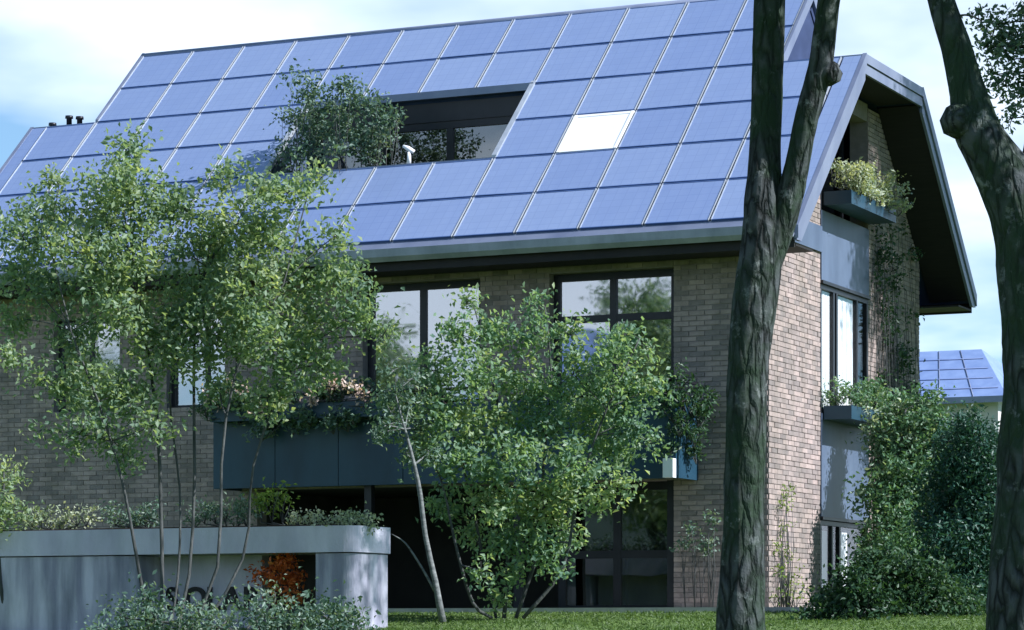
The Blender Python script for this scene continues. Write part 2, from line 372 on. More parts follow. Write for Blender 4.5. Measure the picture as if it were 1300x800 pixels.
def leaves_mesh(name, centres, size, mat, parent, up=0.5, vals=None, aspect=0.5, outward=None):
    """one folded diamond per centre, in one mesh"""
    c = np.asarray(centres, float) - root_loc(parent)
    n = len(c)
    nrm = RNG.normal(size=(n, 3)); nrm /= np.linalg.norm(nrm, axis=1)[:, None]
    nrm[:, 2] += up
    if outward is not None: nrm += outward
    nrm /= np.linalg.norm(nrm, axis=1)[:, None]
    t = np.cross(nrm, RNG.normal(size=(n, 3))); t /= np.linalg.norm(t, axis=1)[:, None] + 1e-9
    b = np.cross(nrm, t)
    L = size * RNG.uniform(0.6, 1.3, n)[:, None]; W = L * aspect
    fold = nrm * (W * RNG.uniform(0.1, 0.5, n)[:, None])
    V = np.stack([c - t * L * 0.5, c + b * W * 0.5 + fold - t * L * 0.06, c + t * L * 0.5, c - b * W * 0.5 + fold - t * L * 0.06], 1).reshape(-1, 3)
    me = bpy.data.meshes.new(name)
    me.vertices.add(4 * n); me.vertices.foreach_set('co', V.ravel())
    base = np.arange(n)[:, None] * 4
    tri = np.concatenate([base + np.array([0, 1, 2]), base + np.array([0, 2, 3])], 1).reshape(-1, 3)
    me.loops.add(6 * n); me.loops.foreach_set('vertex_index', tri.ravel().astype(np.int32))
    me.polygons.add(2 * n)
    me.polygons.foreach_set('loop_start', np.arange(2 * n, dtype=np.int32) * 3)
    try: me.polygons.foreach_set('loop_total', np.full(2 * n, 3, np.int32))
    except Exception: pass
    if vals is None: vals = RNG.uniform(0, 1, n)
    at = me.attributes.new('v', 'FLOAT', 'POINT'); at.data.foreach_set('value', np.repeat(np.clip(vals, 0, 1), 4).astype(np.float32))
    me.update(); me.validate()
    return link_mesh(name, me, mat, parent)

def clump_points(centre, rad, density, sub=0.11, squash=0.8, per=26):
    """leaf positions: small sprays gathered in an uneven ellipsoid"""
    vol = rad[0] * rad[1] * rad[2]
    nsub = max(4, int(density * (vol ** (2 / 3)) * 250))
    d = RNG.normal(size=(nsub, 3)); d /= np.linalg.norm(d, axis=1)[:, None]
    rr = RNG.uniform(0.25, 1.0, nsub) ** 0.6
    cs = centre + d * rr[:, None] * rad
    pts, vals = [], []
    cv = RNG.normal() * 0.13
    for p in cs:
        k = int(per * RNG.uniform(0.5, 1.4))
        q = RNG.normal(size=(k, 3)) * sub * RNG.uniform(0.7, 1.4); q[:, 2] *= squash
        pts.append(p + q); vals.append(np.clip(RNG.normal(0.48 + cv + RNG.normal() * 0.17, 0.15, k), 0, 1))
    return np.vstack(pts), np.concatenate(vals), cs

def branch_to(mb, a, b, r0, r1, sag=0.1, n=5):
    a = np.array(a, float); b = np.array(b, float)
    mid = (a + b) / 2 + np.array([random.uniform(-1, 1), random.uniform(-1, 1), random.uniform(0, 1)]) * np.linalg.norm(b - a) * sag
    t = np.linspace(0, 1, n)[:, None]
    p = (1 - t) ** 2 * a + 2 * t * (1 - t) * mid + t ** 2 * b
    mb.tube(p, np.linspace(r0, r1, n), 5)

# ------------------------------------------------------------------ ground
def make_ground():
    xs = np.concatenate([np.linspace(-900, -40, 8), np.linspace(-30, 40, 60), np.linspace(60, 900, 8)])
    ys = np.concatenate([np.linspace(-900, -70, 8), np.linspace(-60, 30, 110), np.linspace(50, 900, 8)])
    v, f = [], []
    for y in ys:
        for x in xs:
            z = ground(y)
            if -30 < x < 30 and -45 < y < -2: z += 0.03 * math.sin(x * 1.7 + y) * math.sin(y * 1.3)
            v.append((x, y, z))
    nx = len(xs)
    for j in range(len(ys) - 1):
        for i in range(nx - 1): f.append((j * nx + i, j * nx + i + 1, (j + 1) * nx + i + 1, (j + 1) * nx + i))
    me = bpy.data.meshes.new('lawn'); me.from_pydata(v, [], f); me.update()
    return tag(link_mesh('lawn', me, M['lawn'], None), kind='structure')
make_ground()
tag(MB().box(-15.0, 0.9, -1.25, -0.08, -0.05, 0.07).build('path', M['path']), kind='structure')
# grass blades on the strip in view
n = 42000
gx = RNG.uniform(-7, 6, n); gy = RNG.uniform(-11, -1.3, n)
gz = np.array([ground(y) for y in gy]) + 0.03 * np.sin(gx * 1.7 + gy) * np.sin(gy * 1.3) * (gy < -2) + 0.02
g = leaves_mesh('grass', np.stack([gx, gy, gz], 1), 0.075, M['grass'], None, up=-0.2, aspect=0.16)
tag(g, 'short mown green grass of the lawn before the house', 'grass', kind='stuff')

# ------------------------------------------------------------------ the house
TH = math.radians(43.5); CT, ST = math.cos(TH), math.sin(TH)
OV, ZE, RIDGE_Y = 0.85, 5.57, 3.85
XL, XR = -14.6, 0.72            # lower, longer part of the roof
ML, MR = -13.25, -0.65          # upper part up to the ridge
S_STEP, S_RIDGE = 4.38, (RIDGE_Y + OV) / CT
ROW0, ROWH, COLW = 0.2, 1.045, 1.05
DX0, DX1, DS0, DS1 = -9.05, -4.85, 2.29, 4.38     # roof terrace opening
def fy(s): return -OV + s * CT
def fz(s): return ZE + s * ST
Z_STEP = fz(S_STEP); Z_RIDGE = fz(S_RIDGE)
WALL_L, WALL_B = -13.9, 7.7

house = thing('solar_house', (-6.9, 3.85, 0), 'brick house with blue solar panel roof, recessed roof terrace and balcony', 'house')
HL = ROOT[house]

def rect_minus(x0, x1, z0, z1, holes):
    xs = sorted({x0, x1, *[min(max(h[i], x0), x1) for h in holes for i in (0, 1)]})
    zs = sorted({z0, z1, *[min(max(h[i], z0), z1) for h in holes for i in (2, 3)]})
    out = []
    for a, b in zip(xs, xs[1:]):
        for c, e in zip(zs, zs[1:]):
            mx, mz = (a + b) / 2, (c + e) / 2
            if not any(h[0] < mx < h[1] and h[2] < mz < h[3] for h in holes): out.append((a, b, c, e))
    return out

def brick_rows(lim, holes, z0, z1, ch=0.0768, bl=0.25, joint=0.011):
    """(u0,u1,z0,z1) of every brick in running bond; lim(z) gives the wall's u-range at that height"""
    out = []; k = 0; z = z0
    while z + ch * 0.6 < z1:
        zt = min(z + ch - joint, z1); zm = (z + zt) / 2
        u0, u1 = lim(zm)
        cuts = sorted([(max(h[0], u0), min(h[1], u1)) for h in holes if h[2] < zm < h[3] and h[1] > u0 and h[0] < u1])
        a = u0; segs = []
        for c in cuts:
            if c[0] > a: segs.append((a, c[0]))
            a = max(a, c[1])
        if a < u1: segs.append((a, u1))
        for a, b in segs:
            u = math.floor(a / bl) * bl + (0.5 * bl if k % 2 else 0) - bl
            while u < b:
                p, q = max(u, a), min(u + bl - joint, b)
                if q - p > 0.03: out.append((p, q, z, zt))
                u += bl
        z += ch; k += 1
    return out

# front wall (plane y = 0) with its openings
OPEN_F = [(-3.55, -1.5, 2.15, 5.2), (-6.78, -4.72, 2.15, 5.2), (-8.7, -1.5, -0.1, 2.0),
          (-10.4, -9.3, 3.35, 4.9), (-12.6, -11.3, 3.35, 4.9)]
mb = MB()
for a, b, c, e in rect_minus(WALL_L, 0.0, -0.3, 5.45, OPEN_F): mb.box(a, b, 0.0, 0.3, c, e)
front_wall = mb.build('front_wall', M['mortar'], house)
fb = brick_rows(lambda z: (WALL_L, 0.012), OPEN_F, 0.0, 5.42)
single, rest = [], MB()
fb.sort(key=lambda t: 0 if (t[0] > -1.5 and 0.6 < t[2] < 4.9) else 1)
proto = {}
def brick_obj(u0, u1, z0, z1):
    ln = round(u1 - u0, 3); hh = round(z1 - z0, 4)
    key = (ln, hh, random.randrange(6))
    if key not in proto:
        p = key[2]; dpt = 0.008 + 0.0018 * p
        me = bpy.data.meshes.new('brick')
        x, h, c = ln / 2, hh / 2, 0.003
        vs = [(-x, 0, -h), (x, 0, -h), (x, 0, h), (-x, 0, h), (-x + c, -dpt, -h + c), (x - c, -dpt, -h + c), (x - c, -dpt, h - c), (-x + c, -dpt, h - c)]
        me.from_pydata(vs, [], [(4, 5, 6, 7), (0, 1, 5, 4), (1, 2, 6, 5), (2, 3, 7, 6), (3, 0, 4, 7)])
        at = me.attributes.new('v', 'FLOAT', 'POINT'); at.data.foreach_set('value', [random.random()] * 8)
        me.materials.append(M['brick']); me.update(); proto[key] = me
    o = bpy.data.objects.new('brick', proto[key]); COL.objects.link(o); o.parent = front_wall
    o.location = ((u0 + u1) / 2 - HL[0], 0 - HL[1], (z0 + z1) / 2 - HL[2])
for i, (u0, u1, z0, z1) in enumerate(fb):
    if i < 290 and u0 > -1.5: brick_obj(u0, u1, z0, z1)
    else: rest.box(u0, u1, -random.uniform(0.007, 0.017), -0.0005, z0, z1, 0, random.random())
tag(rest.build('brickwork', M['brick'], front_wall), kind='stuff')

# gable wall (plane x = 0)
OPEN_G = [(2.36, 4.8, 3.1, 5.2), (2.36, 4.8, 6.3, 8.05), (2.36, 4.8, 0.3, 1.5)]
BAY = [(2.36, 4.8, -0.5, 9.0)]
def gab(z):
    if z <= 5.5: return (0.0, WALL_B)
    s = (z + 0.30 - ZE) / ST; y = fy(s)
    return (max(0.0, y), min(WALL_B, 2 * RIDGE_Y - y))
mb = MB()
for a, b, c, e in rect_minus(0.302, WALL_B, -0.3, 5.5, OPEN_G): mb.box(-0.3, 0.0, a, b, c, e)
mb.box(-0.298, -0.0, 0.0, 0.3, 5.452, 5.5)
for a, b, c, e in rect_minus(0.0, WALL_B, 5.5, Z_STEP - 0.25, OPEN_G):
    if b <= 2.37:
        mb.prism([(0.0, 5.5), (b, 5.5), (b, min(Z_STEP - 0.3, fz((b + OV) / CT) - 0.3)), (0.0, fz(OV / CT) - 0.3)], 'x', -0.3, 0.0) if c < 5.6 else None
    elif a >= 4.79:
        mb.prism([(a, 5.5), (b, 5.5), (b, fz(OV / CT) - 0.3), (a, min(Z_STEP - 0.3, fz((2 * RIDGE_Y - a + OV) / CT) - 0.3))], 'x', -0.3, 0.0) if c < 5.6 else None
    else: mb.box(-0.3, 0.0, a, b, c, e)
gable_wall = mb.build('gable_wall', M['mortar'], house)
gb = brick_rows(gab, BAY, 0.0, Z_STEP - 0.32, bl=0.25)
mb = MB()
for u0, u1, z0, z1 in gb: mb.box(0.0005, random.uniform(0.007, 0.016), u0, u1, z0, z1, 0, random.random())
tag(mb.build('brickwork', M['brick'], gable_wall), kind='stuff')
# left gable and back wall, floors inside
mb = MB()
mb.box(WALL_L, WALL_L + 0.3, 0.302, WALL_B, -0.3, 5.5)
mb.prism([(0.0, 5.5), (WALL_B, 5.5), (5.3, Z_STEP - 0.3), (2.4, Z_STEP - 0.3)], 'x', WALL_L, WALL_L + 0.3)
mb.box(WALL_L + 0.302, -0.302, WALL_B - 0.3, WALL_B - 0.001, -0.3, 5.5)
mb.build('rear_wall', M['mortar'], house)
mb = MB()
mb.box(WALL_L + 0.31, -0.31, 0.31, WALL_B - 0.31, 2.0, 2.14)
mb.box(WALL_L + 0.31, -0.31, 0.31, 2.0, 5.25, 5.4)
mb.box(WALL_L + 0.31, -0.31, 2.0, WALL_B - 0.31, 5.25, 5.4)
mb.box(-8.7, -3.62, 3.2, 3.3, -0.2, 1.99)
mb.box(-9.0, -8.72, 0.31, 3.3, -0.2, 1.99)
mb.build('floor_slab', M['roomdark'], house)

# bay panels on the gable
mb = MB(); mb.box(-0.12, 0.03, 2.37, 4.79, 5.18, 6.28); mb.build('bay_panel', M['bluepanel'], gable_wall)
mb = MB(); mb.box(-0.12, 0.03, 2.37, 4.79, 1.5, 3.12); mb.build('bay_panel', M['bluepanel'], gable_wall)
mb = MB(); mb.box(0.018, 0.045, 0.0, 2.365, 5.62, 6.02); mb.build('metal_band', M['bluepanel'], gable_wall)
for z in (5.14, 1.46): MB().box(-0.10, 0.06, 2.362, 4.798, z, z + 0.05).build('drip_edge', M['darkframe'], gable_wall)
for zb in (6.36, 3.02):
    mb = MB()
    mb.box(0.05, 0.5, 2.42, 4.75, zb, zb + 0.03); mb.box(0.47, 0.5, 2.42, 4.75, zb + 0.03, zb + 0.21)
    mb.box(0.05, 0.08, 2.42, 4.75, zb + 0.03, zb + 0.21)
    mb.box(0.08, 0.47, 2.42, 2.45, zb + 0.03, zb + 0.21); mb.box(0.08, 0.47, 4.72, 4.75, zb + 0.03, zb + 0.21)
    fbx = mb.build('flower_box', M['balcony'], gable_wall)
    MB().box(0.08, 0.47, 2.45, 4.72, zb + 0.03, zb + 0.18).build('soil', M['soil'], fbx)

def window(parent, axis, at, u0, u1, z0, z1, mull=(), trans=(), glass='glass_mirror', fw=0.07, dep=0.08, name='window'):
    """frame as a part, every pane a sub-part. axis 'y': wall plane y=at facing -y; 'x': plane x=at facing +x"""
    def bx(mb, a, b, c, e, d0, d1):
        if axis == 'y': mb.box(a, b, at + d0, at + d1, c, e)
        else: mb.box(at - d1, at - d0, a, b, c, e)
    mb = MB()
    bx(mb, u0, u1, z0, z0 + fw, 0, dep); bx(mb, u0, u1, z1 - fw, z1, 0, dep)
    bx(mb, u0, u0 + fw, z0 + fw, z1 - fw, 0, dep); bx(mb, u1 - fw, u1, z0 + fw, z1 - fw, 0, dep)
    for m_ in mull: bx(mb, m_ - fw / 2, m_ + fw / 2, z0 + fw, z1 - fw, 0.003, dep)
    us = [u0 + fw] + [x for m_ in mull for x in (m_ - fw / 2, m_ + fw / 2)] + [u1 - fw]
    zs = [z0 + fw] + [x for t_ in trans for x in (t_ - fw / 2, t_ + fw / 2)] + [z1 - fw]
    for i in range(0, len(us), 2):
        for t_ in trans: bx(mb, us[i], us[i + 1], t_ - fw / 2, t_ + fw / 2, 0.006, dep)
    w = mb.build(name, M['darkframe'], parent)
    for i in range(0, len(us), 2):
        for j in range(0, len(zs), 2):
            p = MB(); bx(p, us[i], us[i + 1], zs[j], zs[j + 1], dep * 0.45, dep * 0.45 + 0.008)
            p.build('pane', M[glass], w)
    return w

window(house, 'y', 0.16, -3.55, -1.5, 2.16, 5.2, (-2.56,), (4.5,), fw=0.11)
window(house, 'y', 0.16, -6.78, -4.72, 2.16, 5.2, (-5.8,), (), fw=0.11)
window(house, 'y', 0.14, -10.4, -9.3, 3.35, 4.9, (-9.72,), ())
window(house, 'y', 0.14, -12.6, -11.3, 3.35, 4.9, (-11.95,), ())
window(house, 'y', 0.45, -3.6, -1.5, 0.0, 2.0, (-2.62,), (0.9,), 'glass_dark', fw=0.12, name='garden_door')
wg = window(house, 'x', 0.012, 2.364, 4.796, 3.125, 5.135, (3.05, 3.2, 4.24), (), 'glass_clear', fw=0.07)
for a, b in ((2.44, 3.01), (3.24, 4.2)):
    p = MB(); nn = 9
    for k in range(nn):
        u = a + (b - a) * k / nn; p.box(-0.075 - 0.006 * (k % 2), -0.055 - 0.006 * (k % 2), u, u + (b - a) / nn - 0.002, 3.24, 5.06)
    p.build('curtain', M['white'], wg)
wg = window(house, 'x', 0.012, 2.364, 4.796, 0.32, 1.45, (2.98, 3.35), (), 'glass_clear', fw=0.07)
for a, b in ((2.43, 2.9), (3.42, 3.9)): MB().box(-0.075, -0.055, a, b, 0.4, 1.3).build('curtain', M['white'], wg)
window(house, 'x', -0.4, 2.36, 4.8, 6.3, 8.05, (3.6,), (), 'glass_dark', fw=0.1)
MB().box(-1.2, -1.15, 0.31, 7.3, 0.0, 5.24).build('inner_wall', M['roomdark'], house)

# --- roof
def slope_slab(mb, x0, x1, s0, s1, rear=False, t=0.2, mi=0):
    pr = [(fy(s0), fz(s0)), (fy(s1), fz(s1)), (fy(s1) + t * ST, fz(s1) - t * CT), (fy(s0) + t * ST, fz(s0) - t * CT)]
    if rear: pr = [(2 * RIDGE_Y - y, z) for y, z in pr]
    mb.prism(pr, 'x', x0, x1, mi)
mb = MB()
slope_slab(mb, XL, DX0, 0, S_STEP); slope_slab(mb, DX1, XR, 0, S_STEP); slope_slab(mb, DX0, DX1, 0, DS0)
slope_slab(mb, ML, MR, S_STEP, S_RIDGE - 0.005)
slope_slab(mb, XL, XR, 0, S_STEP, True); slope_slab(mb, ML, MR, S_STEP, S_RIDGE - 0.005, True)
YF, YB = fy(S_STEP), 2 * RIDGE_Y - fy(S_STEP)
for a, b in ((XL, ML), (MR, XR)): mb.box(a, b, YF, YB, Z_STEP - 0.16, Z_STEP - 0.001)
for x in (MR, ML): mb.prism([(YF + 0.02, Z_STEP), (YB - 0.02, Z_STEP), (RIDGE_Y, Z_RIDGE - 0.1)], 'x', x - 0.1 if x == MR else x + 0.02, x - 0.02 if x == MR else x + 0.1)
roof = mb.build('roof', M['membrane'], house)
# zinc flashings along eave and verges
mb = MB(); pr = [(fy(-0.02), fz(-0.02) + 0.004), (fy(0.185), fz(0.185) + 0.004), (fy(0.185), fz(0.185) + 0.04), (fy(-0.02), fz(-0.02) + 0.03)]
mb.prism(pr, 'x', XL + 0.01, XR - 0.012); mb.build('eave_flashing', M['zinc'], roof)
for a, b in ((MR + COLW + 0.02, XR - 0.013), (XL + 0.013, ML - COLW - 0.02)):
    mb = MB(); pr = [(fy(0.2), fz(0.2) + 0.004), (fy(S_STEP - 0.02), fz(S_STEP - 0.02) + 0.004), (fy(S_STEP - 0.02), fz(S_STEP - 0.02) + 0.06), (fy(0.2), fz(0.2) + 0.06)]
    mb.prism(pr, 'x', a, b); mb.build('verge_flashing', M['solar'], roof)
# ridge and step cappings
mb = MB()
mb.tube([(ML - 0.04, RIDGE_Y, Z_RIDGE + 0.02), (MR + 0.04, RIDGE_Y, Z_RIDGE + 0.02)], [0.07, 0.07], 8)
mb.build('ridge_cap', M['zinc'], roof)
for a, b in ((XL, ML - 0.03), (MR + 0.03, XR)): MB().box(a, b, YF - 0.03, YF + 0.12, Z_STEP - 0.03, Z_STEP + 0.05).build('step_cap', M['zinc'], roof)
for x0, x1, s0, s1 in ((ML - 0.05, ML + 0.0, S_STEP, S_RIDGE), (MR, MR + 0.05, S_STEP, S_RIDGE)):
    mb = MB()
    for rear in (False, True):
        pr = [(fy(s0), fz(s0) - 0.12), (fy(s1), fz(s1) - 0.12), (fy(s1), fz(s1) + 0.1), (fy(s0), fz(s0) + 0.1)]
        if rear: pr = [(2 * RIDGE_Y - y, z) for y, z in pr]
        mb.prism(pr, 'x', x0, x1)
    mb.build('verge_trim', M['zinc'], roof)

# barge boards of the long lower roof: front slope, level top, rear slope
def barge(x0, x1, d0, d1, mat, nm):
    for part in range(3):
        mb = MB()
        if part == 1: pr = [(YF, Z_STEP - d1), (YB, Z_STEP - d1), (YB, Z_STEP - d0), (YF, Z_STEP - d0)]
        else:
            k = 1.0 / CT
            sl = ST / CT; yf = fy(-0.08); zf = ZE - 0.2
            top0, bot0 = fz(-0.08) - d0 * k, fz(-0.08) - d1 * k
            if bot0 < zf: pr = [(yf + (zf - bot0) / sl, zf), (YF, Z_STEP - d1 * k), (YF, Z_STEP - d0 * k), (yf, top0)] + ([(yf, zf)] if top0 > zf else [])
            else: pr = [(yf, bot0), (YF, Z_STEP - d1 * k), (YF, Z_STEP - d0 * k), (yf, top0)]
            if part == 2: pr = [(2 * RIDGE_Y - y, z) for y, z in pr]
        mb.prism(pr, 'x', x0, x1); mb.build(nm, mat, roof)
barge(XR - 0.01, XR + 0.06, -0.05, 0.09, M['zinc'], 'verge_cap')
barge(XR - 0.012, XR + 0.035, 0.10, 0.25, M['zinc'], 'barge_board')
barge(XL - 0.06, XL + 0.01, -0.05, 0.09, M['zinc'], 'verge_cap')
barge(XL - 0.035, XL + 0.012, 0.10, 0.25, M['zinc'], 'barge_board')
# soffits and gutters
for nm, y0, y1 in (('soffit', -OV + 0.06, -0.02), ('soffit', WALL_B + 0.02, 2 * RIDGE_Y + OV - 0.06)):
    MB().box(XL + 0.02, XR - 0.02, y0, y1, ZE - 0.27, ZE - 0.24).build(nm, M['soffit'], roof)
for sgn, yc in ((-1, -OV - 0.02), (1, 2 * RIDGE_Y + OV + 0.02)):
    mb = MB()
    pr = [(yc, ZE + 0.0), (yc + sgn * 0.02, ZE - 0.1), (yc + sgn * 0.09, ZE - 0.17), (yc + sgn * 0.16, ZE - 0.1), (yc + sgn * 0.18, ZE + 0.02),
          (yc + sgn * 0.165, ZE + 0.02), (yc + sgn * 0.145, ZE - 0.09), (yc + sgn * 0.09, ZE - 0.15), (yc + sgn * 0.035, ZE - 0.09), (yc + sgn * 0.015, ZE)]
    mb.prism(pr, 'x', XL, XR); mb.build('gutter', M['gutter'], roof)
    mb = MB(); mb.box(XL + 0.02, XR - 0.02, min(yc - sgn * 0.01, yc - sgn * 0.05), max(yc - sgn * 0.01, yc - sgn * 0.05), ZE - 0.30, ZE - 0.06)
    mb.build('fascia', M['soffit'], roof)
# timber lining under the gable overhang
for rear in (False, True):
    mb = MB()
    t0, t1 = 0.215, 0.24
    pr = [(fy(0.1) + t0 * ST, fz(0.1) - t0 * CT), (fy(S_STEP - 0.1) + t0 * ST, fz(S_STEP - 0.1) - t0 * CT), (fy(S_STEP - 0.1) + t1 * ST, fz(S_STEP - 0.1) - t1 * CT), (fy(0.1) + t1 * ST, fz(0.1) - t1 * CT)]
    if rear: pr = [(2 * RIDGE_Y - y, z) for y, z in pr]
    mb.prism(pr, 'x', 0.02, XR - 0.02); mb.build('soffit', M['soffit'], roof)
MB().box(0.02, XR - 0.02, YF + 0.1, YB - 0.1, Z_STEP - 0.2, Z_STEP - 0.17).build('soffit', M['soffit'], roof)

# solar panels: frame strips light at the sides, dark blue at head and foot
def panel_mesh(w, h, a=0.013, b=0.016):
    mb = MB(); x, y, t = w / 2, h / 2, 0.05
    mb.box(-x + a, x - a, -y + b, y - b, 0, t, 0)
    mb.box(-x, -x + a, -y, y, 0, t + 0.012, 1); mb.box(x - a, x, -y, y, 0, t + 0.012, 1)
    mb.box(-x + a, x - a, -y, -y + b, 0, t + 0.006, 2); mb.box(-x + a, x - a, y - b, y, 0, t + 0.006, 2)
    me = bpy.data.meshes.new('solar_panel'); me.from_pydata(mb.v, [], mb.f)
    me.polygons.foreach_set('material_index', mb.mi)
    for m_ in ('solar', 'alu', 'bluetrim'): me.materials.append(M[m_])
    me.update(); return me
pm = panel_mesh(COLW - 0.03, ROWH - 0.03)
def skylight_mesh():
    me = panel_mesh(COLW - 0.03, ROWH - 0.03, 0.05, 0.06); me.name = 'skylight'; me.materials.clear()
    for m_ in ('skyglass', 'zinc', 'zinc'): me.materials.append(M[m_])
    return me
M['skyglass'] = noise_mat('opal_glass', (0.80, 0.81, 0.80), (0.86, 0.86, 0.85), 2, 0.12, spec=0.8)
sm = skylight_mesh()
def put_panel(x, s, me, nm):
    o = bpy.data.objects.new(nm, me); COL.objects.link(o); o.parent = roof
    o.rotation_euler = (TH + random.gauss(0, 0.003), random.gauss(0, 0.003), 0)
    o.location = (x - HL[0], fy(s) - 0.006 * ST - HL[1], fz(s) + 0.006 * CT - HL[2])
for r in range(6):
    c0, c1 = (-1, 13) if r < 4 else (0, 12)
    for c in range(c0, c1):
        x = MR - COLW * (c + 0.5); s = ROW0 + ROWH * (r + 0.5)
        if DX0 < x < DX1 and DS0 < s < DS1: continue
        if r == 2 and c == 2: put_panel(x, s, sm, 'skylight')
        else: put_panel(x, s, pm, 'solar_panel')
# roof terrace: parapet cap, cheeks, back wall with windows
y0, z0, y1, z1 = fy(DS0), fz(DS0), fy(DS1), fz(DS1)
MB().box(DX0, DX1, y0 - 0.03, y0 + 0.16, z0 - 0.02, z0 + 0.06).build('parapet_cap', M['zinc'], roof)
MB().box(DX0, DX1, y0 + 0.05, y0 + 0.13, z0 - 1.0, z0 - 0.02).build('parapet', M['bluepanel'], roof)
for x0_, x1_ in ((DX0 - 0.01, DX0 + 0.05), (DX1 - 0.05, DX1 + 0.01)):
    mb = MB(); mb.prism([(y0 + 0.13, z0 - 1.0), (y1 + 0.4, z0 - 1.0), (y1 + 0.4, z1 - 0.1), (y1, z1 - 0.02), (y0 + 0.13, z0 + 0.05)], 'x', x0_, x1_)
    mb.build('terrace_cheek', M['bluepanel'], roof)
    mb = MB(); mb.prism([(y0, z0 + 0.01), (y1, z1 + 0.01), (y1, z1 + 0.10), (y0, z0 + 0.10)], 'x', x0_ - 0.012, x1_ + 0.012)
    mb.build('terrace_trim', M['alu'], roof)
MB().box(DX0, DX1, y1 - 0.06, y1 + 0.04, z1 - 0.06, z1 + 0.06).build('head_trim', M['zinc'], roof)
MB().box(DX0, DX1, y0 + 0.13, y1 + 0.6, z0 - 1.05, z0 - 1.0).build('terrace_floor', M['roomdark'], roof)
MB().box(DX0 + 0.05, DX1 - 0.05, y1 + 0.1, y1 + 0.16, z1 - 0.42, z1 - 0.05).build('lintel', M['darkframe'], roof)
tw = window(roof, 'y', y1 + 0.12, DX0 + 0.06, DX1 - 0.06, z0 - 0.98, z1 - 0.42, (-7.7, -6.45), (), 'glass_dark', fw=0.12, name='terrace_window')
MB().box(-7.6, -6.52, y1 + 0.24, y1 + 0.26, z0 - 0.86, z1 - 0.54).build('blind', M['bluepanel'], roof)
# three vent pipes on the level step of the roof
for k, (x, h) in enumerate(((-14.33, 0.10), (-13.98, 0.20), (-13.76, 0.17))):
    mb = MB(); mb.tube([(x, YF + 0.2, Z_STEP - 0.05), (x, YF + 0.2, Z_STEP + h), (x, YF + 0.2, Z_STEP + h + 0.004), (x, YF + 0.2, Z_STEP + h + 0.05)], [0.05, 0.05, 0.075, 0.07], 10)
    mb.build('vent_pipe', M['darkframe'], roof)

# --- balcony along the front
BX0, BX1, BY = -9.0, -1.12, -0.85
bal = MB().box(BX0, BX1, BY, -0.02, 2.02, 2.16).build('balcony', M['balcony'], house)
nb = 7
for k in range(nb):
    a = BX0 + (BX1 - BX0) * k / nb; b = BX0 + (BX1 - BX0) * (k + 1) / nb
    MB().box(a + 0.006, b - 0.006, BY - 0.03, BY + 0.02, 1.98, 3.2 + (0.12 if k < 1 else 0)).build('balcony_panel', M['balcony'], bal)
MB().box(BX1 - 0.03, BX1 + 0.02, BY + 0.022, -0.03, 1.98, 3.2).build('balcony_panel', M['balcony'], bal)
MB().box(BX0 - 0.02, BX0 + 0.03, BY + 0.022, -0.03, 1.98, 3.2).build('balcony_panel', M['balcony'], bal)
mb = MB(); mb.tube([(BX0, BY, 3.42), (BX1, BY, 3.42), (BX1, -0.03, 3.42)], [0.025] * 3, 8)
for k in range(9):
    x = BX0 + 0.05 + (BX1 - BX0 - 0.1) * k / 8; mb.tube([(x, BY, 3.19), (x, BY, 3.41)], [0.015, 0.015], 6)
mb.build('handrail', M['darkframe'], bal)
MB().box(BX0 + 0.1, BX0 + 3.3, BY - 0.30, BY - 0.035, 3.02, 3.26).build('planter_box', M['balcony'], bal)
MB().box(BX1 - 0.16, BX1 + 0.0, BY - 0.16, BY - 0.032, 1.98, 2.26).build('sunlit_slab_end', M['white'], bal)  # no lamp: white box paints in the sunlit end of the balcony slab
for x in (-1.42, -3.75, -6.3): MB().box(x - 0.06, x + 0.06, BY + 0.1, BY + 0.22, -0.02, 2.015).build('post', M['darkframe'], bal) if x != -1.42 else MB().box(-1.62, -1.5, 0.02, 0.3, 0, 1.995).build('post', M['darkframe'], bal)

# ------------------------------------------------------------------ concrete entrance planter
PY = -7.7
planter = thing('concrete_planter', (-5.6, PY + 0.6, ground(PY)), 'long raised concrete planter wall with rounded end and black letters', 'planter')
def rounded_bar(x0, x1, y0, y1, rad, z0, z1):
    pts = [(x0, y1), (x0, y0)]
    for k in range(9):
        th = -math.pi / 2 + k * math.pi / 2 / 8
        pts.append((x1 - rad + rad * math.cos(th), y0 + rad + rad * math.sin(th)))
    pts.append((x1, y1))
    return MB().prism(pts, 'z', z0, z1)
GZ = ground(PY) - 0.15
trough = rounded_bar(-10.5, -2.84, PY, PY + 1.0, 0.2, 0.74, 1.08).build('trough', M['concrete_band'], planter)
MB().box(-10.4, -3.15, PY + 0.1, PY + 0.9, 1.081, 1.10).build('soil', M['soil'], trough)
rounded_bar(-3.42, -2.87, PY + 0.03, PY + 0.98, 0.18, GZ, 0.725).build('pier', M['concrete'], planter)
rounded_bar(-10.5, -6.15, PY + 0.03, PY + 0.98, 0.15, GZ, 0.725).build('wall', M['concrete'], planter)
mb = MB()
backw = MB().box(-6.1, -4.55, PY + 0.62, PY + 0.8, GZ, 0.73).build('sign_wall', M['concrete_band'], planter)
MB().box(-4.55, -3.44, PY + 0.86, PY + 0.96, GZ, 0.73).build('niche_wall', M['roomdark'], planter)
